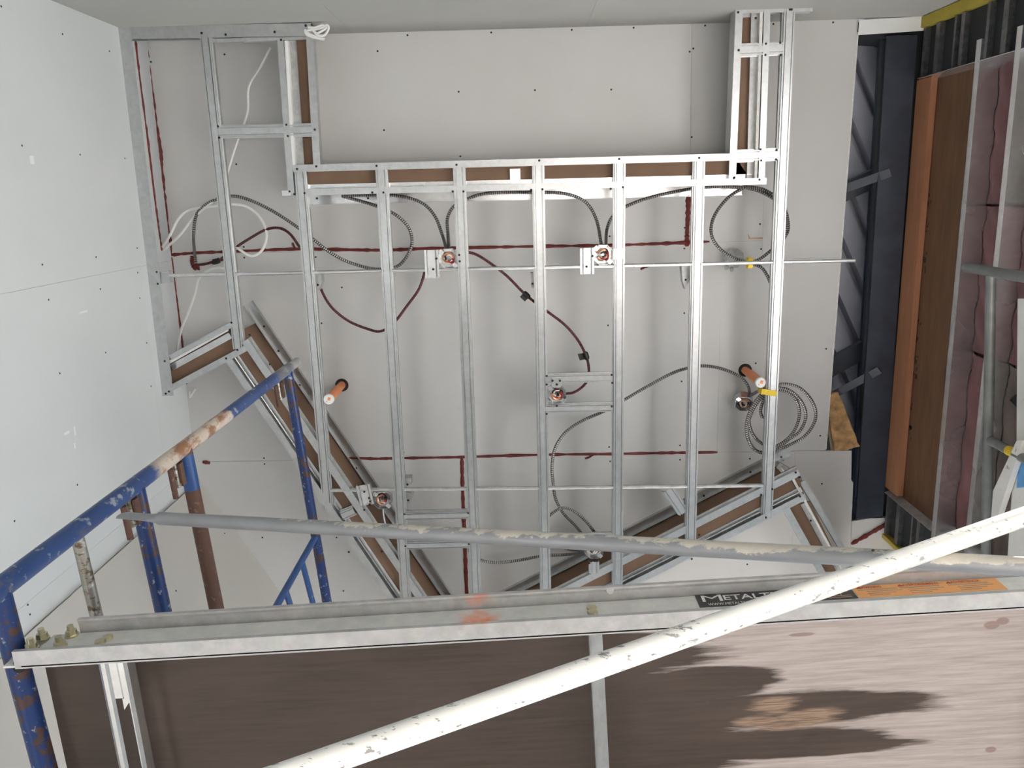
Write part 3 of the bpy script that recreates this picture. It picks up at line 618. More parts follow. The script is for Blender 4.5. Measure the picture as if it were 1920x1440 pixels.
# return leg to the lower right
rr_ = thing('return_frame', 'short galvanized return frame with brown board slanting behind the brace at lower right', 'stud frame', at(1520, 1000, HF))
track(rr_, (1468, 955), (1560, 1120), -1, 0.035)
board(rr_, [(1474, 950), (1520, 940), (1600, 1110), (1560, 1120)], HF + 0.045)
flat_track(rr_, (1507, 944), (1596, 1110), 0.034, 0.010, HF + 0.034)
upright(rr_, (1491, 898), (1606, 1110), HF, HF + 0.03, HC - 0.01, 0.013, 'board_core', side=1)
track(rr_, (1500, 905), (1625, 1115), -1, 0.03, h=HF + 0.06)
track(rr_, (1462, 868), (1503, 893), 1, 0.035, 0.04, h=HC - 0.1)
dots(rr_, [(1492, 886), (1520, 976), (1500, 895)], HF + 0.0)
# ---- rods
tag(obj('bracing_rod', MB().tube([at(318, 516.5, HF + 0.014), at(1603, 488.5, HF + 0.014)], 0.0095, 12), 'galvanized_bright'), 'long galvanized rod crossing the frame near the two upper junction boxes', 'rod')
tag(obj('bracing_rod', MB().tube([at(618, 919, HF + 0.014), at(1431, 910, HF + 0.014)], 0.0105, 12), 'galvanized_dull'), 'dull galvanized rod crossing the lower studs above the scaffold brace', 'rod')
# ---- hanger plates standing between the rods and the ceiling
def hanger(pts, h, th, lab, tilt=(0, 0, 0.06)):
    t = thing('hanger_plate', lab, 'bracket', at(pts[0][0], pts[0][1], h))
    obj('plate', MB().prism([at(x, y, h) for x, y in pts], tilt), 'galvanized_dull', t, False)
    c = (sum(p[0] for p in pts) / len(pts), sum(p[1] for p in pts) / len(pts)); dots(t, [(c[0], c[1] + 6)], h)
hanger([(587, 512), (602, 511), (603, 529), (598, 544), (589, 545)], HF + 0.06, 0, 'pale steel hanger plate beside the leftmost long stud under the rod')
hanger([(1278, 500), (1292, 498), (1293, 524), (1285, 543), (1280, 528)], HF + 0.06, 0, 'grey pointed hanger plate beside the sixth stud under the upper rod')
hanger([(757, 897), (771, 896), (771, 908), (757, 909)], HF + 0.06, 0, 'small steel hanger plate above the lower rod beside the second stud')
hanger([(757, 923), (770, 924), (775, 930), (768, 945), (757, 938)], HF + 0.06, 0, 'torn steel hanger plate below the lower rod beside the second stud')
hanger([(995, 512), (1000, 512), (1001, 540), (997, 540)], HF + 0.06, 0, 'thin steel hanger plate edge beside the fourth stud under the upper rod')
# ---- junction boxes
def junction_box(px, py, lab, h=HF + 0.004, tilt=None, r=0.054, wires=True, seed=0, bracket=None):
    c = at(px, py, h); t = thing('junction_box', lab, 'junction box', c)
    rot = Matrix.Rotation(tilt[1], 3, Vector(tilt[0])) if tilt else Matrix.Identity(3)
    def P(x, y, z): return c + rot @ Vector((x, y, z))
    oc = [(r * math.cos(math.radians(22.5 + 45 * i)), r * math.sin(math.radians(22.5 + 45 * i))) for i in range(8)]
    vs = []; dep = 0.052
    for sc, z in ((1, 0), (1, dep), (0.96, dep - 0.002), (0.96, 0.0)): vs += [P(x * sc, y * sc, z) for x, y in oc]
    fs = [(i * 8 + j, i * 8 + (j + 1) % 8, (i + 1) * 8 + (j + 1) % 8, (i + 1) * 8 + j) for i in (0, 2) for j in range(8)]
    fs += [(24 + j, 24 + (j + 1) % 8, (j + 1) % 8, j) for j in range(8)] + [tuple(range(8, 16)), tuple(range(23, 15, -1))]
    body = obj('body', MB().add(vs, fs), 'box_metal', t, False)
    for s in (-1, 1):
        rim = MB().box(P(s * r * 0.62, s * r * 0.62, 0.002), rot @ Vector((0.012, 0.012, 0)) * .7, rot @ Vector((-0.012, 0.012, 0)) * .6, rot @ Vector((0, 0, 0.0015)))
        obj('mounting_ear', rim, 'galvanized_bright', body, False)
    for i in range(3): 
        a_ = 2.1 * i + seed; kn = MB().tube([P(0.022 * math.cos(a_), 0.022 * math.sin(a_), dep - 0.006), P(0.022 * math.cos(a_), 0.022 * math.sin(a_), dep - 0.003)], 0.011, 12)
        obj('knockout', kn, 'galvanized_dull', body)
    cl = MB(); cl.box(P(0, -r * 0.75, 0.03), rot @ Vector((0.020, 0, 0)), rot @ Vector((0, 0.007, 0)), rot @ Vector((0, 0, 0.009)))
    obj('cable_clamp', cl, 'galvanized_bright', body, False)
    if wires:
        random.seed(seed + 11)
        for i, mt in enumerate(('wire_black', 'wire_red', 'wire_white', 'wire_copper', 'wire_black', 'wire_white', 'wire_copper')):
            a_ = random.uniform(0, 6.28); q = []
            for k in range(6):
                aa = a_ + k * 0.75 * (1 if i % 2 else -1); rr = 0.012 + 0.022 * ((i * 0.37 + k * 0.13) % 1.0); q.append(P(rr * math.cos(aa), rr * math.sin(aa), 0.028 - 0.004 * k + 0.006 * math.sin(k * 1.7 + i)))
            w = obj('wire', MB().tube(spline(q, 4), 0.0042 if mt != 'wire_copper' else 0.006, 6), mt, t)
    return t, P
def clip(t, px, py, w, l, h=HF - 0.0015, ang=0.0):       # offcut of stud holding a box
    p = at(px, py, h); a_ = Vector((math.sin(ang), math.cos(ang), 0)); u = Vector((math.cos(ang), -math.sin(ang), 0)); w2 = w / 2
    pr = [(-w2, 0.035), (-w2, 0.004), (-w2 + .010, 0.004), (-w2 + .014, 0.0), (-w2 + .018, 0.006), (w2 - .018, 0.006), (w2 - .014, 0), (w2 - .010, 0.004), (w2, 0.004), (w2, 0.035)]
    obj('stud_clip', MB().sweep(sheet(pr, T_), p - a_ * l / 2, p + a_ * l / 2, u, Z), 'galvanized_bright', t, False)
j1, P1 = junction_box(840, 485, 'octagonal junction box with copper wires beside the third stud at the upper rod', seed=1); clip(j1, 809.5, 495.5, 0.072, 0.142); dots(j1, [(818, 485), (812, 505)], HF - 0.004)
j2, P2 = junction_box(1131, 478, 'octagonal junction box with pink wires beside the fifth stud at the upper rod', seed=2); clip(j2, 1101, 490, 0.070, 0.130); dots(j2, [(1111, 480), (1100, 500)], HF - 0.004)
obj('hook_tab', MB().box(at(1161, 476, HF - 0.003), (0.028, 0, 0), (0, 0.026, 0), (0, 0, 0.002)), 'galvanized_bright', j2, False)
j3, P3 = junction_box(1044, 740, 'octagonal junction box hung between two short cross studs in the middle', seed=3)
obj('hook_tab', MB().box(at(1044, 716, HF - 0.003), (0.026, 0, 0), (0, 0.024, 0), (0, 0, 0.002)), 'galvanized_bright', j3, False); dots(j3, [(1036, 714), (1050, 714), (1044, 761), (1044, 721)], HF - 0.005)
j4, P4 = junction_box(716, 938, 'octagonal junction box beside the second stud at the lower rod', seed=4); clip(j4, 684, 929, 0.075, 0.115, ang=0.16); dots(j4, [(683, 922), (694, 940)], HF - 0.004)
obj('pigtail', MB().tube(spline([P4(0.0, 0.05, 0.02), at(719, 965, HF + 0.02), at(723, 985, HF + 0.03)], 5), 0.005, 8), 'galvanized_bright', j4)
j5, P5 = junction_box(1114, 1032, 'octagonal junction box below the scaffold brace beside the fifth stud', seed=5); clip(j5, 1114, 1065, 0.056, 0.068); dots(j5, [(1115, 1052), (1105, 1056)], HF - 0.004)
j6, P6 = junction_box(1395, 758, 'loose tilted junction box hanging by the coiled cable near the right sprinkler pipe', h=HC - 0.10, tilt=((1, 0.3, 0), 0.45), seed=6, r=0.052)
j7, P7 = junction_box(1374, 489, 'upturned dark junction box resting above the upper rod beside the yellow tape', h=HC - 0.03, tilt=((1, 0, 0), 2.6), seed=7, r=0.05, wires=False)
obj('lock_nut', MB().tube([at(1362, 500, HF + 0.16), at(1362, 503, HF + 0.13)], 0.010, 8).tube([at(1372, 503, HF + 0.16), at(1372, 506, HF + 0.13)], 0.010, 8), 'box_metal', j7)
# ================================================================== CABLES
def cable(name, pts, h, r, mat, lab, cat='cable', group=None, k=8, n=8, jitter=0.0, parent=None):
    P = []
    for i, p in enumerate(pts):
        hh = p[2] if len(p) > 2 else h
        P.append(at(p[0], p[1], hh))
    C = spline(P, k); mb = MB().tube(C, r, n); o = obj(name, mb, mat, parent)
    L = [0.0]
    for i in range(1, len(C)): L.append(L[-1] + (C[i] - C[i - 1]).length)
    at_ = o.data.attributes.new('along', 'FLOAT', 'POINT')
    for i in range(len(C)):
        for j in range(n): at_.data[i * n + j].value = L[i]
    if lab: tag(o, lab, cat, group)
    return o
MCR = 0.0085
G = HF + 0.14; U = HC - 0.02
cable('armoured_cable', [(367, 494, U), (365, 475, U), (363, 440, G), (370, 400, G), (400, 376, G), (440, 368, G), (480, 380, G), (520, 401, G), (556, 425, G), (585, 447, G), (620, 474, G), (655, 492, G), (700, 504, G), (738, 502, G), (757, 489, G), (770, 466, G), (772, 446, G), (765, 425, G), (745, 405, G), (722, 393, G), (690, 381, G), (642, 368, G)], G, MCR, 'armour_steel', 'silver armoured cable arching from the left red sealant over to the second stud')
cable('armoured_cable', [(640, 367, G), (700, 366, G), (745, 367, G), (790, 380, G), (815, 405, G), (829, 440, G), (838, 470, HF + 0.03)], G, MCR, 'armour_steel', 'silver armoured cable dropping from the ledge into the junction box beside the third stud')
cable('armoured_cable', [(842, 470, HF + 0.03), (840, 440), (839, 410), (850, 388), (870, 376), (900, 365), (940, 361), (1000, 361), (1050, 362), (1085, 371), (1106, 388), (1120, 418), (1128, 462, HF + 0.03)], G, MCR, 'armour_steel', 'silver armoured cable arching between the two upper junction boxes')
cable('armoured_cable', [(1136, 462, HF + 0.03), (1138, 430), (1150, 404), (1172, 388), (1220, 370), (1290, 355), (1340, 350), (1380, 351), (1393, 353)], G, MCR, 'armour_steel', 'silver armoured cable running right from the upper box beside the fifth stud')
cable('armoured_cable', [(1394, 352), (1366, 370), (1342, 400), (1333, 430), (1341, 456), (1365, 478), (1398, 491), (1422, 487), (1445, 470), (1465, 452), (1476, 428), (1474, 398), (1455, 376), (1425, 359), (1396, 351), (1430, 355), (1458, 372), (1473, 395), (1478, 428), (1470, 448)], G, MCR, 'armour_steel', 'large round loop of armoured cable around the upper right stud')
cable('armoured_cable', [(1398, 492), (1425, 500), (1438, 516), (1444, 530)], G, MCR, 'armour_steel', 'short tail of armoured cable curving below the upper yellow tape')
cable('armoured_cable', [(1405, 742, HC - 0.1), (1403, 725), (1387, 706), (1352, 691), (1318, 686), (1290, 690), (1260, 700), (1220, 721), (1170, 750), (1130, 772), (1090, 790), (1060, 811), (1041, 840), (1035, 872), (1037, 905), (1042, 935), (1056, 962), (1078, 985), (1100, 1012, HF + 0.05)], G, MCR, 'armour_steel', 'long armoured cable sweeping from the loose right box down to the lowest box')
cable('armoured_cable', [(1024, 972), (1045, 956), (1062, 953), (1084, 964), (1105, 985), (1118, 1005), (1116, 1018, HF + 0.04)], G, MCR, 'armour_steel', 'short armoured cable arch just above the scaffold brace by the fourth stud')
cable('armoured_cable', [(1098, 1036, HF + 0.03), (1060, 1040), (1020, 1042), (970, 1051), (930, 1055), (895, 1048), (880, 1030), (895, 1012), (915, 1003)], G, MCR, 'armour_steel', 'armoured cable sagging left from the lowest box under the scaffold brace')
cable('armoured_cable', [(1098, 1032, HF + 0.03), (1066, 1030), (1040, 1016), (1030, 1000)], G, MCR, 'armour_steel', 'short armoured cable curl entering the left side of the lowest box')
HK = HF + 0.05
cable('cable_coil', [(1406, 742, HC - 0.1), (1425, 732, HK), (1445, 727, HK), (1470, 720), (1500, 728), (1524, 755), (1529, 785), (1512, 815), (1485, 832), (1450, 845), (1420, 846), (1402, 822), (1400, 792), (1412, 760), (1436, 735), (1465, 732), (1490, 746), (1499, 775), (1490, 806), (1470, 828), (1445, 838), (1420, 825), (1406, 800), (1407, 770), (1425, 742), (1448, 728), (1478, 731), (1502, 752), (1511, 780), (1500, 808), (1478, 825), (1456, 843), (1432, 850), (1410, 838), (1402, 815), (1405, 785), (1420, 755), (1440, 736), (1432, 750), (1426, 770), (1430, 785)], HK + 0.03, MCR, 'armour_steel', 'coil of armoured cable taped to the last stud near the right sprinkler pipe', 'cable coil', k=6)
RC = 0.0072
cable('red_cable', [(594, 511), (601, 540), (620, 574), (652, 601), (690, 617), (714, 621), (738, 606), (765, 571), (786, 541), (797, 508)], G, RC, 'armour_red', 'dark red cable hanging in a loop below the upper rod by the second stud')
cable('red_cable', [(412, 488), (436, 468), (470, 446), (500, 430), (525, 428), (545, 440), (562, 464)], G, RC, 'armour_red', 'dark red cable arching beside the leftmost white cable loop')
rc3 = cable('red_cable', [(862, 472, HF + 0.05), (890, 476), (920, 494), (952, 519), (986, 553), (1025, 583), (1060, 610), (1085, 640), (1099, 668), (1104, 690), (1102, 712), (1090, 727), (1075, 736), (1062, 738, HF + 0.03)], HF + 0.07, RC, 'armour_red', 'dark red cable with two black tape tags running down to the middle box')
cable('red_cable', [(366, 497, U), (385, 495, U), (403, 490, U), (418, 487, U)], U, RC, 'armour_red', 'short dark red cable stub with black tape beside the left sealant blob')
def wrap(px, py, h, r, l, d, mat, name, parent, tail=None):
    c = at(px, py, h); d = Vector(d).normalized()
    mb = MB().tube([c - d * l, c - d * l * .5, c + d * l * .5, c + d * l], [r * .8, r, r, r * .8], 10)
    if tail: mb.box(c + Vector(tail), Vector(tail) * 0.8, d * l * 0.9, (0, 0, 0.0012))
    return obj(name, mb, mat, parent)
wrap(987, 553, HF + 0.07, 0.014, 0.02, (0.7, 0.7, 0), 'black_tape', 'tape_tag', rc3, (-0.012, 0.012, 0)); wrap(1099, 667, HF + 0.07, 0.015, 0.02, (0.3, 0.95, 0), 'black_tape', 'tape_tag', rc3, (-0.022, 0.004, 0))
stub = bpy.data.objects['red_cable.003']; wrap(405, 491, U, 0.013, 0.022, (0.9, -0.2, 0), 'black_tape', 'tape_tag', stub, (0, -0.01, 0))
cable('white_cable', [(507, 89), (489, 125), (470, 155), (465, 175), (465, 205), (458, 230), (446, 262), (436, 292), (424, 335)], G, 0.0062, 'white_cable', 'white cable dangling through the upper left bay behind the cross stud')
cable('white_cable', [(296, 477, HF + .25), (318, 442), (335, 410), (357, 393), (400, 387), (440, 383), (467, 390), (490, 411), (500, 440), (492, 468), (473, 480), (455, 472), (436, 457)], G, 0.0072, 'white_cable', 'white cable looping out from the left wall behind the long left stud')
cable('white_cable', [(294, 480, HF + .25), (335, 443), (363, 408), (386, 388), (405, 372)], G, 0.0072, 'white_cable', 'straight white cable rising from the left wall beside the white loop')
cable('white_cable', [(448, 508), (412, 502), (391, 507), (373, 523), (366, 550), (352, 590), (341, 615), (333, 650), (331, 668)], G, 0.0068, 'white_cable', 'white cable hanging from the upper rod down to the left angled frame')
cable('tied_cord', [(572, 55), (574, 64), (588, 70), (608, 74), (585, 66), (575, 58), (590, 55), (604, 52), (613, 47), (616, 54), (608, 66), (596, 66), (588, 58), (583, 51), (592, 62), (600, 60), (612, 52), (604, 47), (590, 52), (578, 51)], HF - 0.012, 0.0058, 'white_cable', 'knotted white cord hooked on the frame corner at the back wall', 'cord', k=6)
tag(obj('tie_strip', MB().box(at(362, 737, HC - 0.004), Vector((0.022, -0.03, 0)) * .8, Vector((0.008, 0.006, 0)) * .5, Z * 0.003).box(at(356, 740, HC - 0.004), Vector((0.004, -0.03, 0)) * .6, Vector((0.006, 0.0, 0)) * .6, Z * 0.003), 'white_plastic', None, False), 'white plastic tie stuck on the ceiling by the left frame corner', 'plastic tie')
def band(px, py, h, size, lab):
    return tag(obj('yellow_tape', MB().box(at(px, py, h), (size[0], 0, 0), (0, size[1], 0), (0, 0, size[2])), 'yellow_tape', None, False), lab, 'tape')
tp = MB(); tp.ring_tube(at(1401, 493, HF + 0.05), at(1410, 493, HF + 0.05), 0.028, 0.026, 16); tag(obj('yellow_tape', tp, 'yellow_tape'), 'yellow tape tying the cable loop to the upper rod', 'tape')
pp = at(1440, 734, HF + 0.02); u = Vector((1, 0.18, 0)).normalized(); w = Vector((-0.18, 1, 0)).normalized(); tp = MB()
tp.sweep(sheet([(-0.042, -0.028), (0.038, -0.028), (0.038, 0.045), (-0.042, 0.045), (-0.042, -0.026)], 0.0015), pp - w * 0.015, pp + w * 0.015, u, Z); tag(obj('yellow_tape', tp, 'yellow_tape', None, False), 'yellow tape band wrapped round the last stud holding the coil', 'tape')
# ================================================================== SPRINKLER STUBS
def sprinkler(hx, hy, lab, hb):
    top = at(hx, hy, HC); r = 0.0215
    t = thing('sprinkler_pipe', lab, 'sprinkler pipe', top)
    b = Vector((top.x, top.y, hb + CZ))
    obj('pipe', MB().tube([top + Z * 0.05, b + Z * 0.012], r, 18), 'orange_pipe', t)
    obj('coupling', MB().tube([top - Z * 0.10, b + Z * 0.016], r * 1.13, 18), 'orange_pipe', t)
    mid = (top + b) / 2
    obj('cap', MB().tube([b + Z * 0.018, b + Z * 0.003, b], [r * 1.28, r * 1.28, r * 1.15], 20), 'white_plastic', t)
    obj('ink_mark', MB().box(b - Z * 0.0006 + Vector((0.004, -0.004, 0)), (0.007, 0.002, 0), (-0.003, 0.008, 0), Z * 0.0005).box(b - Z * 0.0006 + Vector((-0.010, 0.010, 0)), (0.0025, 0, 0), (0, 0.0025, 0), Z * 0.0005), 'orange_ink', t, False)
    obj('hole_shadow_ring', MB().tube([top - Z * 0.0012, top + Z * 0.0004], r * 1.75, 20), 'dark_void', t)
sprinkler(641, 722, 'orange sprinkler pipe with white cap beside the leftmost long stud', HF - 0.02)
sprinkler(1397, 694, 'orange sprinkler pipe with white cap beside the coiled cable', HF + 0.0)
# ================================================================== RED SEALANT
def bead(pts, lab, r=0.009, plane=None, amp=0.35, seed=0, h=HC, name='sealant_bead'):
    random.seed(seed); P = [onplane(x, y, *plane) if plane else at(x, y, h) for x, y in pts]
    C = spline(P, 10); R_ = [max(0.004, r * (1 + amp * math.sin(i * 0.9 + seed) * random.uniform(-1, 1.4))) for i in range(len(C))]; R_[0] *= 0.6; R_[-1] *= 0.6
    return tag(obj(name, MB().tube(C, R_, 8), 'sealant'), lab, 'sealant')
bead([(253, 74), (262, 150), (275, 250), (287, 350), (296, 420), (303, 470)], 'outer red sealant bead on the left wall beside the wall track', 0.007, (PW, nx), seed=1)
bead([(271, 76), (284, 170), (292, 230), (300, 280), (304, 330), (312, 410), (321, 480)], 'thick red sealant bead in the left ceiling corner', 0.011, seed=2)
bead([(322, 482), (330, 550), (338, 610), (344, 660), (350, 720)], 'thin dark red bead continuing down the left ceiling corner', 0.005, seed=3)
bead([(322, 478), (370, 474), (450, 471), (555, 467), (640, 468), (720, 469), (800, 466), (900, 464), (1000, 462), (1140, 460), (1230, 457), (1330, 453)], 'long red sealant bead crossing the ceiling at the upper joint', 0.0085, seed=4)
bead([(1291, 366), (1290, 400), (1288, 440), (1288, 462)], 'short thick red bead hanging down to the long upper bead by the sixth stud', 0.012, seed=5)
bead([(655, 858), (700, 860), (757, 859), (865, 857), (1000, 853), (1150, 851), (1250, 849), (1345, 848)], 'long red sealant bead crossing the ceiling below the sprinkler pipes', 0.008, seed=6)
bead([(866, 858), (867, 900), (869, 960), (872, 1030), (875, 1105), (884, 1230)], 'red bead running down beside the third stud to the plank', 0.0105, seed=7)
bead([(255, 73), (300, 72), (370, 70)], 'dark red bead along the back wall in the upper left bay', 0.006, seed=8)
bead([(1596, 1020), (1640, 995), (1682, 970)], 'dark red bead in the lower right corner below the navy beam', 0.012, seed=9)
bead([(380, 866), (394, 868)], 'tiny red sealant dab beside the rusty scaffold tube', 0.010, seed=10)
bead([(297, 491), (310, 487), (323, 485)], 'red sealant smear linking the two left corner beads', 0.011, seed=11)
bead([(363, 480), (362, 490), (366, 501), (374, 500)], 'red sealant blob where the arched cable leaves the ceiling', 0.016, seed=12)
bead([(548, 455), (553, 465), (560, 468)], 'red sealant spike above the long bead beside the first stud', 0.006, seed=13)
bead([(1201, 505), (1209, 501), (1217, 499)], 'small red sealant streak below the upper rod right of the fifth stud', 0.006, seed=14)
bead([(1097, 860), (1105, 857), (1112, 853)], 'red sealant drip on the lower bead beside the fourth stud', 0.006, seed=15)
# ================================================================== SCAFFOLD
AF = math.radians(4.8)
FE1 = Vector((math.cos(AF), -math.sin(AF), 0)); FE2 = Vector((math.sin(AF), math.cos(AF), 0))
LEG = at(8, 1097, 1.44); LEG.z = 0
def leg_h(x, y):                                         # height on the leg nearest to a pixel
    best = None
    for i in range(300):
        h = 0.9 + i * 0.01; c = Vector((LEG.x, LEG.y, h)); 
        cx = sum(RM[0][j] * c[j] for j in range(3)); cy = sum(RM[1][j] * c[j] for j in range(3)); cz = sum(RM[2][j] * c[j] for j in range(3))
        d = (960 + F * cx / cz - x) ** 2 + (720 + F * cy / cz - y) ** 2
        if best is None or d < best[0]: best = (d, h)
    return best[1]
def fp(x, y): return onplane(x, y, LEG, FE1)             # point in the end-frame plane
sf = thing('scaffold', 'blue worn scaffold end frame with rungs standing at the left', 'scaffold frame', (LEG.x, LEG.y, 0))
htop = leg_h(545, 688)
obj('leg', MB().tube([Vector((LEG.x, LEG.y, 0)), Vector((LEG.x, LEG.y, CZ + 1.0)), Vector((LEG.x, LEG.y, CZ + htop - 0.02))], 0.0215, 24), 'leg_paint', sf)
pin = MB(); pin.ring_tube(Vector((LEG.x, LEG.y, CZ + htop - 0.06)), Vector((LEG.x, LEG.y, CZ + htop + 0.11)), 0.0185, 0.0165, 20); obj('coupling_pin', pin, 'galvanized_dull', sf)
LEG2 = LEG + FE2 * 1.52
obj('leg', MB().tube([Vector((LEG2.x, LEG2.y, 0)), Vector((LEG2.x, LEG2.y, CZ + htop - 0.02))], 0.0215, 24), 'blue_paint', sf)
RU = []
def rung(x, y, r, mat, l=1.52, lab=None, start=0.0, dz=0.0):
    h = leg_h(x, y) + dz; p = Vector((LEG.x, LEG.y, CZ + h)) + FE2 * start
    o = obj('rung', MB().tube([p, p + FE2 * (l * 0.3 - start), p + FE2 * (l - start)], r, 20), mat, sf)
    if lab: o['label'] = lab
    RU.append(o); return p
rung(2, 1112, 0.0215, 'blue_paint')
rung(158, 1012, 0.0135, 'old_galv', lab='bare galvanized rung')
rung(262, 918, 0.0205, 'blue_paint')
pr = rung(352, 852, 0.0215, 'rust', lab='rust-brown rung')
obj('paint_patch', MB().tube([pr + FE2 * 0.018, pr + FE2 * 0.10, pr + FE2 * 0.125], [0.0222, 0.0222, 0.0217], 20), 'blue_clean', RU[-1])
# top bearer and knee brace
tb0 = Vector((LEG.x, LEG.y, CZ + htop - 0.05)); obj('top_bearer', MB().tube([tb0, tb0 + FE2 * 0.8, tb0 + FE2 * 1.52], 0.0205, 20), 'blue_paint', sf)
tb1 = tb0 - Z * 0.34 
k0, k1 = fp(593, 1003), fp(522, 1130); kd = (k1 - k0); obj('knee_brace', MB().tube([k0, k1 + kd * 0.8], 0.0135, 14), 'blue_clean', sf)
for a_, b2 in (((566, 1052), (585, 1125)), ((535, 1106), (542, 1128))):
    q0, q1 = fp(*a_), fp(*b2); obj('knee_strut', MB().tube([q0, q0 + (q1 - q0) * 1.6], 0.0115, 12), 'blue_clean', sf)
# brace locks welded to the leg
def lock(h, hs=1.0):
    b = Vector((LEG.x, LEG.y, CZ + h)); mb = MB()
    for s in (-1, 1): mb.box(b + FE2 * 0.055 + FE1 * 0.012 * s, FE2 * 0.032, FE1 * 0.003, Z * 0.012)
    mb.box(b + FE2 * 0.05 + FE1 * 0.0 + Z * 0.012, FE2 * 0.035, FE1 * 0.013, Z * 0.002)
    obj('lock_bracket', mb, 'rust', sf, False)
    obj('lock_pin', MB().tube([b - FE1 * 0.005 + FE2 * 0.03 - Z * 0.03, b - FE1 * 0.005 + FE2 * 0.115 - Z * 0.03], 0.008, 12), 'rust', sf)
    obj('stud_pin', MB().tube([b + FE2 * 0.02 - Z * 0.012, b + FE2 * 0.09 - Z * 0.012], 0.007, 10), 'old_galv', sf)
lock(leg_h(238, 955) + 0.05); lock(leg_h(340, 872) + 0.0); lock(leg_h(528, 706) - 0.04)
# ---- cross brace: two tubes riveted where they cross
BP = LEG - FE2 * 0.045
def bp(x, y, o=0.0): return onplane(x, y, BP - FE2 * o, FE2)
cb = thing('cross_brace', 'pair of crossed scaffold brace tubes, one grey and one whitewashed, in front of the plank', 'cross brace', bp(1635, 1042))
g0, g1 = bp(300, 972), bp(1920, 1062); gd = (g1 - g0).normalized()
def brace_grey():                                        # plaster crust caked on the side away from the plank
    nt, bs = nodes('brace_grey'); v = coords(nt, (0.5, 1, 1)); f = noise(nt, v, 110, 6, 0.65); g = noise(nt, v, 9, 4, 0.6); f3 = noise(nt, v, 22, 4)
    tc = N(nt, 'ShaderNodeTexCoord'); sb = N(nt, 'ShaderNodeVectorMath', operation='SUBTRACT'); nt.links.new(tc.outputs['Object'], sb.inputs[0]); sb.inputs[1].default_value = g0
    dt = N(nt, 'ShaderNodeVectorMath', operation='DOT_PRODUCT'); nt.links.new(sb.outputs[0], dt.inputs[0]); dt.inputs[1].default_value = -FE2
    dx = N(nt, 'ShaderNodeVectorMath', operation='DOT_PRODUCT'); nt.links.new(sb.outputs[0], dx.inputs[0]); dx.inputs[1].default_value = gd
    k = math_(nt, 'ADD', math_(nt, 'MULTIPLY', dt.outputs['Value'], 24.0), math_(nt, 'ADD', math_(nt, 'MULTIPLY', g, 0.9), math_(nt, 'MULTIPLY', f, 0.55)))
    k = math_(nt, 'ADD', k, math_(nt, 'MULTIPLY', math_(nt, 'SUBTRACT', math_(nt, 'MINIMUM', dx.outputs['Value'], 0.9), 0.75), 0.40))
    m1 = ramp(nt, k, [(0.94, (0, 0, 0)), (0.985, (1, 1, 1))])
    base = mixc(nt, f3, (0.20, 0.205, 0.215), (0.34, 0.345, 0.36))
    nt.links.new(mixc(nt, m1, base, mixc(nt, f, (0.46, 0.42, 0.36), (0.66, 0.62, 0.55))), bs.inputs['Base Color'])
    bs.inputs['Roughness'].default_value = 0.45; bs.inputs['Metallic'].default_value = 0.25; bump(nt, bs, m1, 0.3, 0.001)
brace_grey()
gl = obj('brace_tube', MB().tube([g0, g0.lerp(g1, .3), g0.lerp(g1, .6), g1 + gd * 0.9], 0.0132, 24), 'brace_grey', cb); gl['label'] = 'grey tube with flaked plaster, gently sloping'
gu = gd.cross(FE2).normalized()
f0 = bp(226, 966)
fl = MB(); n_ = 6; vs = []; secs = [(0.0, 0.012, 0.003), (0.03, 0.0165, 0.003), (0.6, 0.0165, 0.0034), (0.85, 0.0145, 0.009), (1.0, 0.0132, 0.0132)]
for t_, a_, b2 in secs:
    c = f0.lerp(g0 + gd * 0.012, t_)
    vs += [c + gu * math.cos(2 * math.pi * j / 16) * a_ + FE2 * math.sin(2 * math.pi * j / 16) * b2 for j in range(16)]
fs = [(i * 16 + j, i * 16 + (j + 1) % 16, (i + 1) * 16 + (j + 1) % 16, (i + 1) * 16 + j) for i in range(4) for j in range(16)] + [tuple(range(15, -1, -1))]
obj('flattened_end', fl.add(vs, fs), 'brace_grey', cb)
w0, w1 = bp(576, 1440, 0.027), bp(1920, 969, 0.027); wd = (w1 - w0).normalized()
wt = obj('brace_tube', MB().tube([w0 - wd * 0.9, w0, w0.lerp(w1, .5), w1 + wd * 0.75], 0.0140, 24), 'brace_white', cb); wt['label'] = 'whitewashed tube rising steeply to the right'
pv = bp(1637, 1033, 0.012); obj('rivet', MB().tube([pv - FE2 * 0.002, pv + FE2 * 0.002, pv + FE2 * 0.008], [0.002, 0.0034, 0.0034], 14), 'rust', cb)
# ---- plank: aluminium rails, plywood deck, cross members
PLEN = 3.0; RH = 0.113; FW = 0.0315
pk = thing('scaffold_plank', 'aluminium scaffold plank with stained plywood deck seen from below', 'scaffold plank', PL0)
def pp_(a_, b2, c): return PL0 + E1 * a_ + E2 * b2 + Z * c
rl = obj('rail', MB().sweep(sheet([(-0.0025, 0.0), (0.0, 0.0), (0.0, RH), (-0.0005, RH)], 0.003), pp_(0.012, 0, 0), pp_(PLEN, 0, 0), E2, Z), 'rail_web', pk, False)
obj('bottom_flange', MB().sweep([(-FW, 0), (0.003, 0), (0.003, 0.004), (-FW + .003, 0.004), (-FW + 0.003, 0.009), (-FW, 0.009)], pp_(0, 0, 0), pp_(PLEN, 0, 0), E2, Z), 'rail_flange', pk, False)
obj('top_flange', MB().sweep([(-FW + .010, RH), (-FW + .004, RH - 0.003), (-FW, RH - 0.003), (-FW, RH + 0.006), (0.003, RH + 0.006), (0.003, RH)], pp_(0.062, 0, 0), pp_(PLEN, 0, 0), E2, Z), 'rail_flange', pk, False)
DW = 0.48
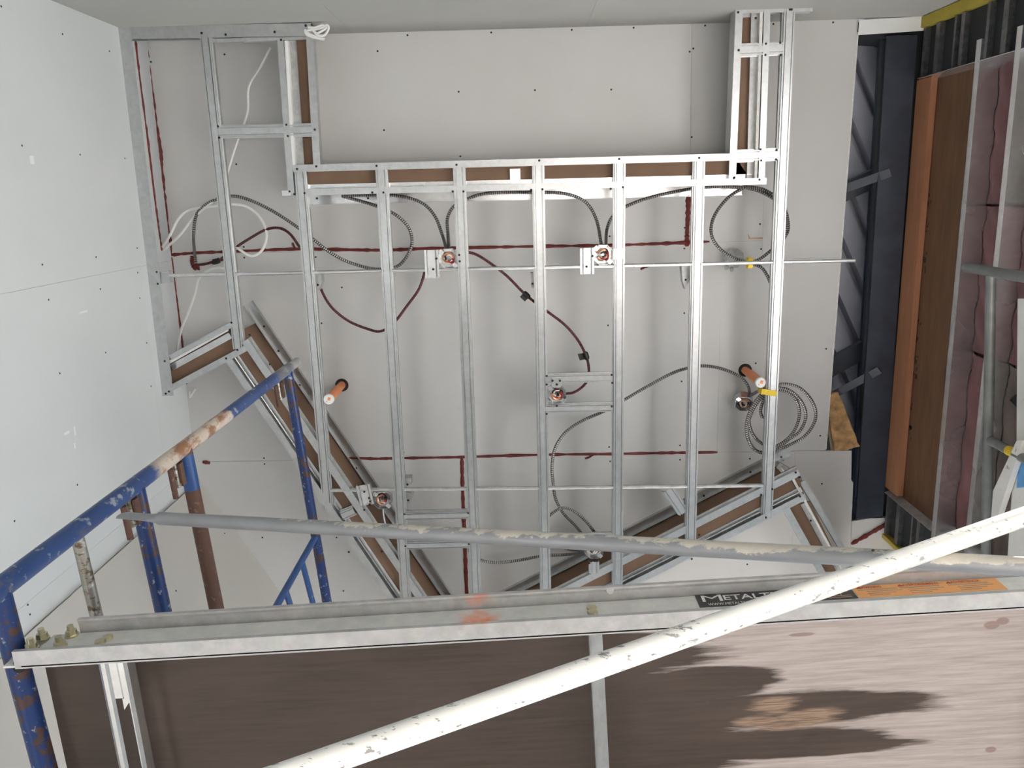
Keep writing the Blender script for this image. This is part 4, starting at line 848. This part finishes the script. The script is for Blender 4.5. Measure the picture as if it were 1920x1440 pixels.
obj('rail', MB().sweep([(DW, 0), (DW + FW, 0), (DW + FW, 0.004), (DW + 0.003, 0.004), (DW + .003, RH), (DW + FW, RH), (DW + FW, RH + 0.004), (DW, RH + 0.004)], pp_(0, 0, 0), pp_(PLEN, 0, 0), E2, Z), 'aluminium', pk, False)
dx0 = ploc(86, 1260, H0 + 0.10)[0]
obj('deck', MB().prism([pp_(dx0, 0.004, RH - 0.012), pp_(PLEN - 0.06, 0.004, RH - 0.012), pp_(PLEN - 0.06, DW - 0.004, RH - 0.012), pp_(dx0, DW - 0.004, RH - 0.012)], (0, 0, 0.012)), 'deck_plywood', pk, False)
# wide slotted cross member at the left
hc_ = H0 + 0.03
c0 = ploc(220, 1300, hc_)[0]
prf = [(-0.027, 0.03), (-0.027, 0.004), (-0.021, 0.0), (-0.013, 0.0), (-0.008, 0.004), (0.006, 0.004), (0.011, 0.0), (0.021, 0.0), (0.027, 0.004), (0.027, 0.03)]
def crossbar(x0, prof, y0, y1): return MB().sweep(sheet(prof, 0.0018), pp_(x0, y0, 0.03), pp_(x0, y1, 0.03), E1, Z)
cm = obj('cross_member', crossbar(c0, prf, 0.004, 0.095), 'galvanized_bright', pk, False)
lp = [p for p in prf if p[0] < 0.005]
obj('cross_member', crossbar(c0, lp, 0.095, DW - 0.004), 'galvanized_bright', pk, False)
obj('cross_member', crossbar(c0, [(0.019, 0.0), (0.021, 0.0), (0.027, 0.004), (0.027, 0.03)], 0.095, DW - 0.004), 'galvanized_bright', pk, False)
obj('slot_lip', MB().prism([pp_(c0 + 0.006, 0.095, 0.032), pp_(c0 + 0.020, 0.095, 0.032), pp_(c0 + 0.020, 0.100, 0.032), pp_(c0 + 0.006, 0.118, 0.032)], (0, 0, 0.002)), 'galvanized_bright', pk, False)
c1 = ploc(1122, 1290, hc_)[0]
obj('cross_member', MB().sweep(sheet([(-0.012, 0.04), (-0.012, 0.004), (-0.008, 0), (0.0, 0.0), (0.0, 0.012), (0.013, 0.012)], 0.0018), pp_(c1, 0.004, 0.03), pp_(c1, DW - 0.004, 0.03), E1, Z), 'galvanized_bright', pk, False)
c2 = c1 + (c1 - c0)
obj('cross_member', crossbar(c2, prf, 0.004, DW - 0.004), 'galvanized_bright', pk, False)
# hook plate at the left end
obj('hook_plate', MB().prism([pp_(-0.03, 0.003, 0.012), pp_(0.16, 0.003, 0.012), pp_(0.16, 0.003, 0.10), pp_(-0.03, 0.003, 0.10)], E2 * 0.004), 'aluminium_web', pk, False)
obj('hook', MB().tube(spline([pp_(-0.005, 0.01, 0.02), pp_(-0.022, 0.01, 0.05), pp_(-0.040, 0.01, 0.075), pp_(-0.062, 0.01, 0.07)], 5), 0.012, 10), 'black_metal', pk)
def web_pt(x, y): return onplane(x, y, pp_(0, -0.003, 0), E2)
def bolt(x, y, tall=True):
    p = web_pt(x, y); n = -E2; a_ = 0.0125 if tall else 0.010; mb = MB()
    mb.tube([p, p + n * (0.012 if tall else 0.006)], a_ * (0.85 if tall else 1.0), 6); 
    if tall: mb.tube([p + n * 0.012, p + n * 0.022], 0.0062, 12); mb.tube([p, p + n * 0.003], a_ * 1.05, 16)
    obj('bolt', mb, 'bolt_zinc', rl, False)
for x, y in ((60, 1217), (80, 1198), (113, 1213), (135, 1192)): bolt(x, y)
for x, y in ((188, 1206), (202, 1198), (1110, 1143), (1111, 1151)): bolt(x, y, False)
obj('rivet', MB().tube([at(1144, 1107, H0 + RH - 0.001), at(1144, 1107, H0 + RH - 0.004)], 0.007, 12), 'galvanized_dull', rl)
# ---- stickers on the rail web
def web_xy(x, y): q = web_pt(x, y) - PL0; return q.dot(E1), q.z + PL0.z
sl0, sz1 = web_xy(1302, 1116); sl1 = web_xy(1592, 1100)[0]; sz1 -= PL0.z; sz0 = sz1 - 0.050
print('sticker', sl0, sl1, sz0, sz1)
lab = thing('rail_sticker', 'black rail sticker lettered METALTECH partly behind the whitewashed tube', 'sticker', pp_(sl0, -0.003, sz0))
def quad(parent, x0, x1, z0, z1, mat, name, lift=0.0036):
    return obj(name, MB().prism([pp_(x0, -lift, z0), pp_(x1, -lift, z0), pp_(x1, -lift, z1), pp_(x0, -lift, z1)], E2 * 0.0004), mat, parent, False)
quad(lab, sl0, sl1, sz0, sz1, 'label_black', 'backing')
def text(parent, s, x, z, size, mat, name, lift=0.0040, width=None, bold=0.0):
    cu = bpy.data.curves.new(name, 'FONT'); cu.body = s; cu.size = 1.0; cu.resolution_u = 2; cu.offset = bold
    tmp = bpy.data.objects.new('tmp', cu); COL.objects.link(tmp); bpy.context.view_layer.update()
    dg = bpy.context.evaluated_depsgraph_get(); me = bpy.data.meshes.new_from_object(tmp.evaluated_get(dg)); bpy.data.objects.remove(tmp)
    xs = [v.co.x for v in me.vertices]; k = size / 0.70; kx = (width / (max(xs) - min(xs))) if width else k
    for v in me.vertices: v.co = pp_(x + (v.co.x - min(xs)) * kx, -lift, z + v.co.y * k)
    me.name = name; me.materials.clear(); me.materials.append(M[mat]); o = bpy.data.objects.new(name, me); COL.objects.link(o)
    o.parent = parent; o.matrix_parent_inverse = Matrix.Translation(-parent.location); return o
sw = sl1 - sl0; sh = sz1 - sz0
text(lab, 'M', sl0 + sw * 0.035, sz0 + sh * 0.40, sh * 0.50, 'label_white', 'lettering', width=sw * 0.13, bold=0.0)
text(lab, 'ETALTECH', sl0 + sw * 0.175, sz0 + sh * 0.46, sh * 0.37, 'label_white', 'lettering', width=sw * 0.50, bold=0.012)
text(lab, 'WWW.METALTECH.CO', sl0 + sw * 0.06, sz0 + sh * 0.10, sh * 0.17, 'label_white', 'lettering', width=sw * 0.34)
text(lab, '75', sl0 + sw * 0.78, sz0 + sh * 0.40, sh * 0.45, 'label_white', 'lettering', width=sw * 0.085, bold=0.02)
text(lab, 'lb/p', sl0 + sw * 0.87, sz0 + sh * 0.42, sh * 0.36, 'label_white', 'lettering', width=sw * 0.055)
text(lab, 'Ft', sl0 + sw * 0.935, sz0 + sh * 0.55, sh * 0.2, 'label_white', 'lettering', width=sw * 0.03)
for k in range(2): quad(lab, sl0 + sw * (0.80 + 0.02 * k), sl0 + sw * 0.97, sz0 + sh * (0.24 - 0.12 * k), sz0 + sh * (0.28 - 0.12 * k), 'label_grey', 'fine_print', 0.0040)
quad(lab, sl0 + sw * 0.66, sl0 + sw * 0.755, sz0 + sh * 0.03, sz0 + sh * 0.30, 'label_white', 'barcode_field', 0.0038)
for k in range(9): quad(lab, sl0 + sw * (0.668 + 0.009 * k), sl0 + sw * (0.672 + 0.009 * k), sz0 + sh * 0.05, sz0 + sh * 0.28, 'label_black', 'barcode_bar', 0.0041)
wl0 = sl1 + 0.002; wl1 = web_xy(1872, 1090)[0]; ww = wl1 - wl0
wlab = thing('warning_sticker', 'orange rail sticker lettered WARNING in three languages at the right', 'sticker', pp_(wl0, -0.003, sz0))
quad(wlab, wl0, wl1, sz0, sz1 - 0.004, 'label_orange', 'backing'); whh = sz1 - 0.004 - sz0
for i, (s, f0_, f1_) in enumerate((('WARNING', 0.06, 0.20), ('AVERTISSEMENT', 0.345, 0.60), ('ADVERTENCIA', 0.68, 0.88))):
    text(wlab, s, wl0 + ww * f0_, sz0 + whh * 0.76, whh * 0.17, 'label_red', 'lettering', width=ww * (f1_ - f0_), bold=0.02)
    quad(wlab, wl0 + ww * (f0_ - 0.03), wl0 + ww * min(f0_ + 0.24, 0.97), sz0 + whh * 0.60, sz0 + whh * 0.70, 'label_grey', 'fine_print', 0.0040)
    for k in range(3): quad(wlab, wl0 + ww * (f0_ + 0.02), wl0 + ww * min(f0_ + 0.26 - 0.05 * k, 0.97), sz0 + whh * (0.46 - 0.15 * k), sz0 + whh * (0.51 - 0.15 * k), 'label_grey', 'fine_print', 0.0040)
    wlx = wl0 + ww * (f0_ - 0.035); obj('warning_symbol', MB().prism([pp_(wlx, -0.0040, sz0 + whh * .76), pp_(wlx + 0.012, -0.0040, sz0 + whh * .76), pp_(wlx + 0.006, -0.0040, sz0 + whh * .93)], E2 * 0.0003), 'label_red', wlab, False)
# ---- right scaffold frame
RP = onplane(1812, 501, Vector((XR - 0.13, 0, 0)), nR); RL = Vector((RP.x, RP.y, 0)); hr = RP.z - CZ
print('right leg', RP)
sr = thing('scaffold', 'grey galvanized scaffold end frame at the right edge', 'scaffold frame', RL)
obj('leg', MB().tube([RL, Vector((RL.x, RL.y, CZ + hr - 0.12)), Vector((RL.x, RL.y, CZ + hr))], 0.0215, 20), 'tube_grey', sr)
FR = FE1; br0 = onplane(1858, 516, RL, FE1)
be = onplane(1845, 1050, RL, FE1); bdn = (be - br0); bdn.z = 0; bdn.normalize()
obj('top_bearer', MB().tube([br0, br0 + bdn * 1.6], 0.0205, 20), 'tube_grey', sr)
v0 = onplane(1857, 826, RL, FE1)
obj('leg', MB().tube([Vector((v0.x, v0.y, 0)), v0], 0.0195, 18), 'tube_grey', sr)
v1 = onplane(1899, 849, RL, FE1); tp = MB(); tp.ring_tube(Vector((v0.x, v0.y, v1.z - 0.02)), Vector((v0.x, v0.y, v1.z + 0.03)), 0.0207, 0.0190, 18); obj('yellow_band', tp, 'yellow_tape', sr)
# bright thin cable beside the bearer
# ---- board with blue print; its white stands in for the overexposed outside
XB = XR - 0.06; nb_ = Vector((1, 0, 0))
def wbp(x, y, dx=0.0): return onplane(x, y, Vector((XB + dx, 0, 0)), nb_)
wbd = thing('outside_glare_board', 'board with blue print, its white standing in for the overexposed outside at the right edge', 'board', wbp(1915, 800))
q = [wbp(1908, 560), wbp(2060, 560), wbp(2060, 1060), wbp(1888, 1060), wbp(1900, 880), wbp(1906, 830)]
obj('panel', MB().prism(q, (0.02, 0, 0)), 'white_board', wbd, False)
obj('blue_print', MB().prism([wbp(1909, 868, -0.002), wbp(1906, 915, -0.002), wbp(2000, 905, -0.002), wbp(2000, 850, -0.002)], (0.0015, 0, 0)), 'label_blue', wbd, False)
tag(obj('timber_offcut', MB().prism([wbp(1906, 826, -.028), wbp(1917, 826, -.028), wbp(1868, 975, -.028), wbp(1857, 985, -.028), wbp(1862, 920, -.028)], (0.024, 0, 0)), 'white_board', None, False), 'pale tapered board slanting beside the grey scaffold tube at right', 'board')
tag(obj('dark_patch', MB().prism([wbp(1903, 740, .03), wbp(1893, 750, .03), wbp(1930, 790, .03), wbp(1935, 770, .03)], (0.01, 0, 0)), 'label_black', None, False), 'dark blue-black flap on the insulation at the right edge', 'flap')
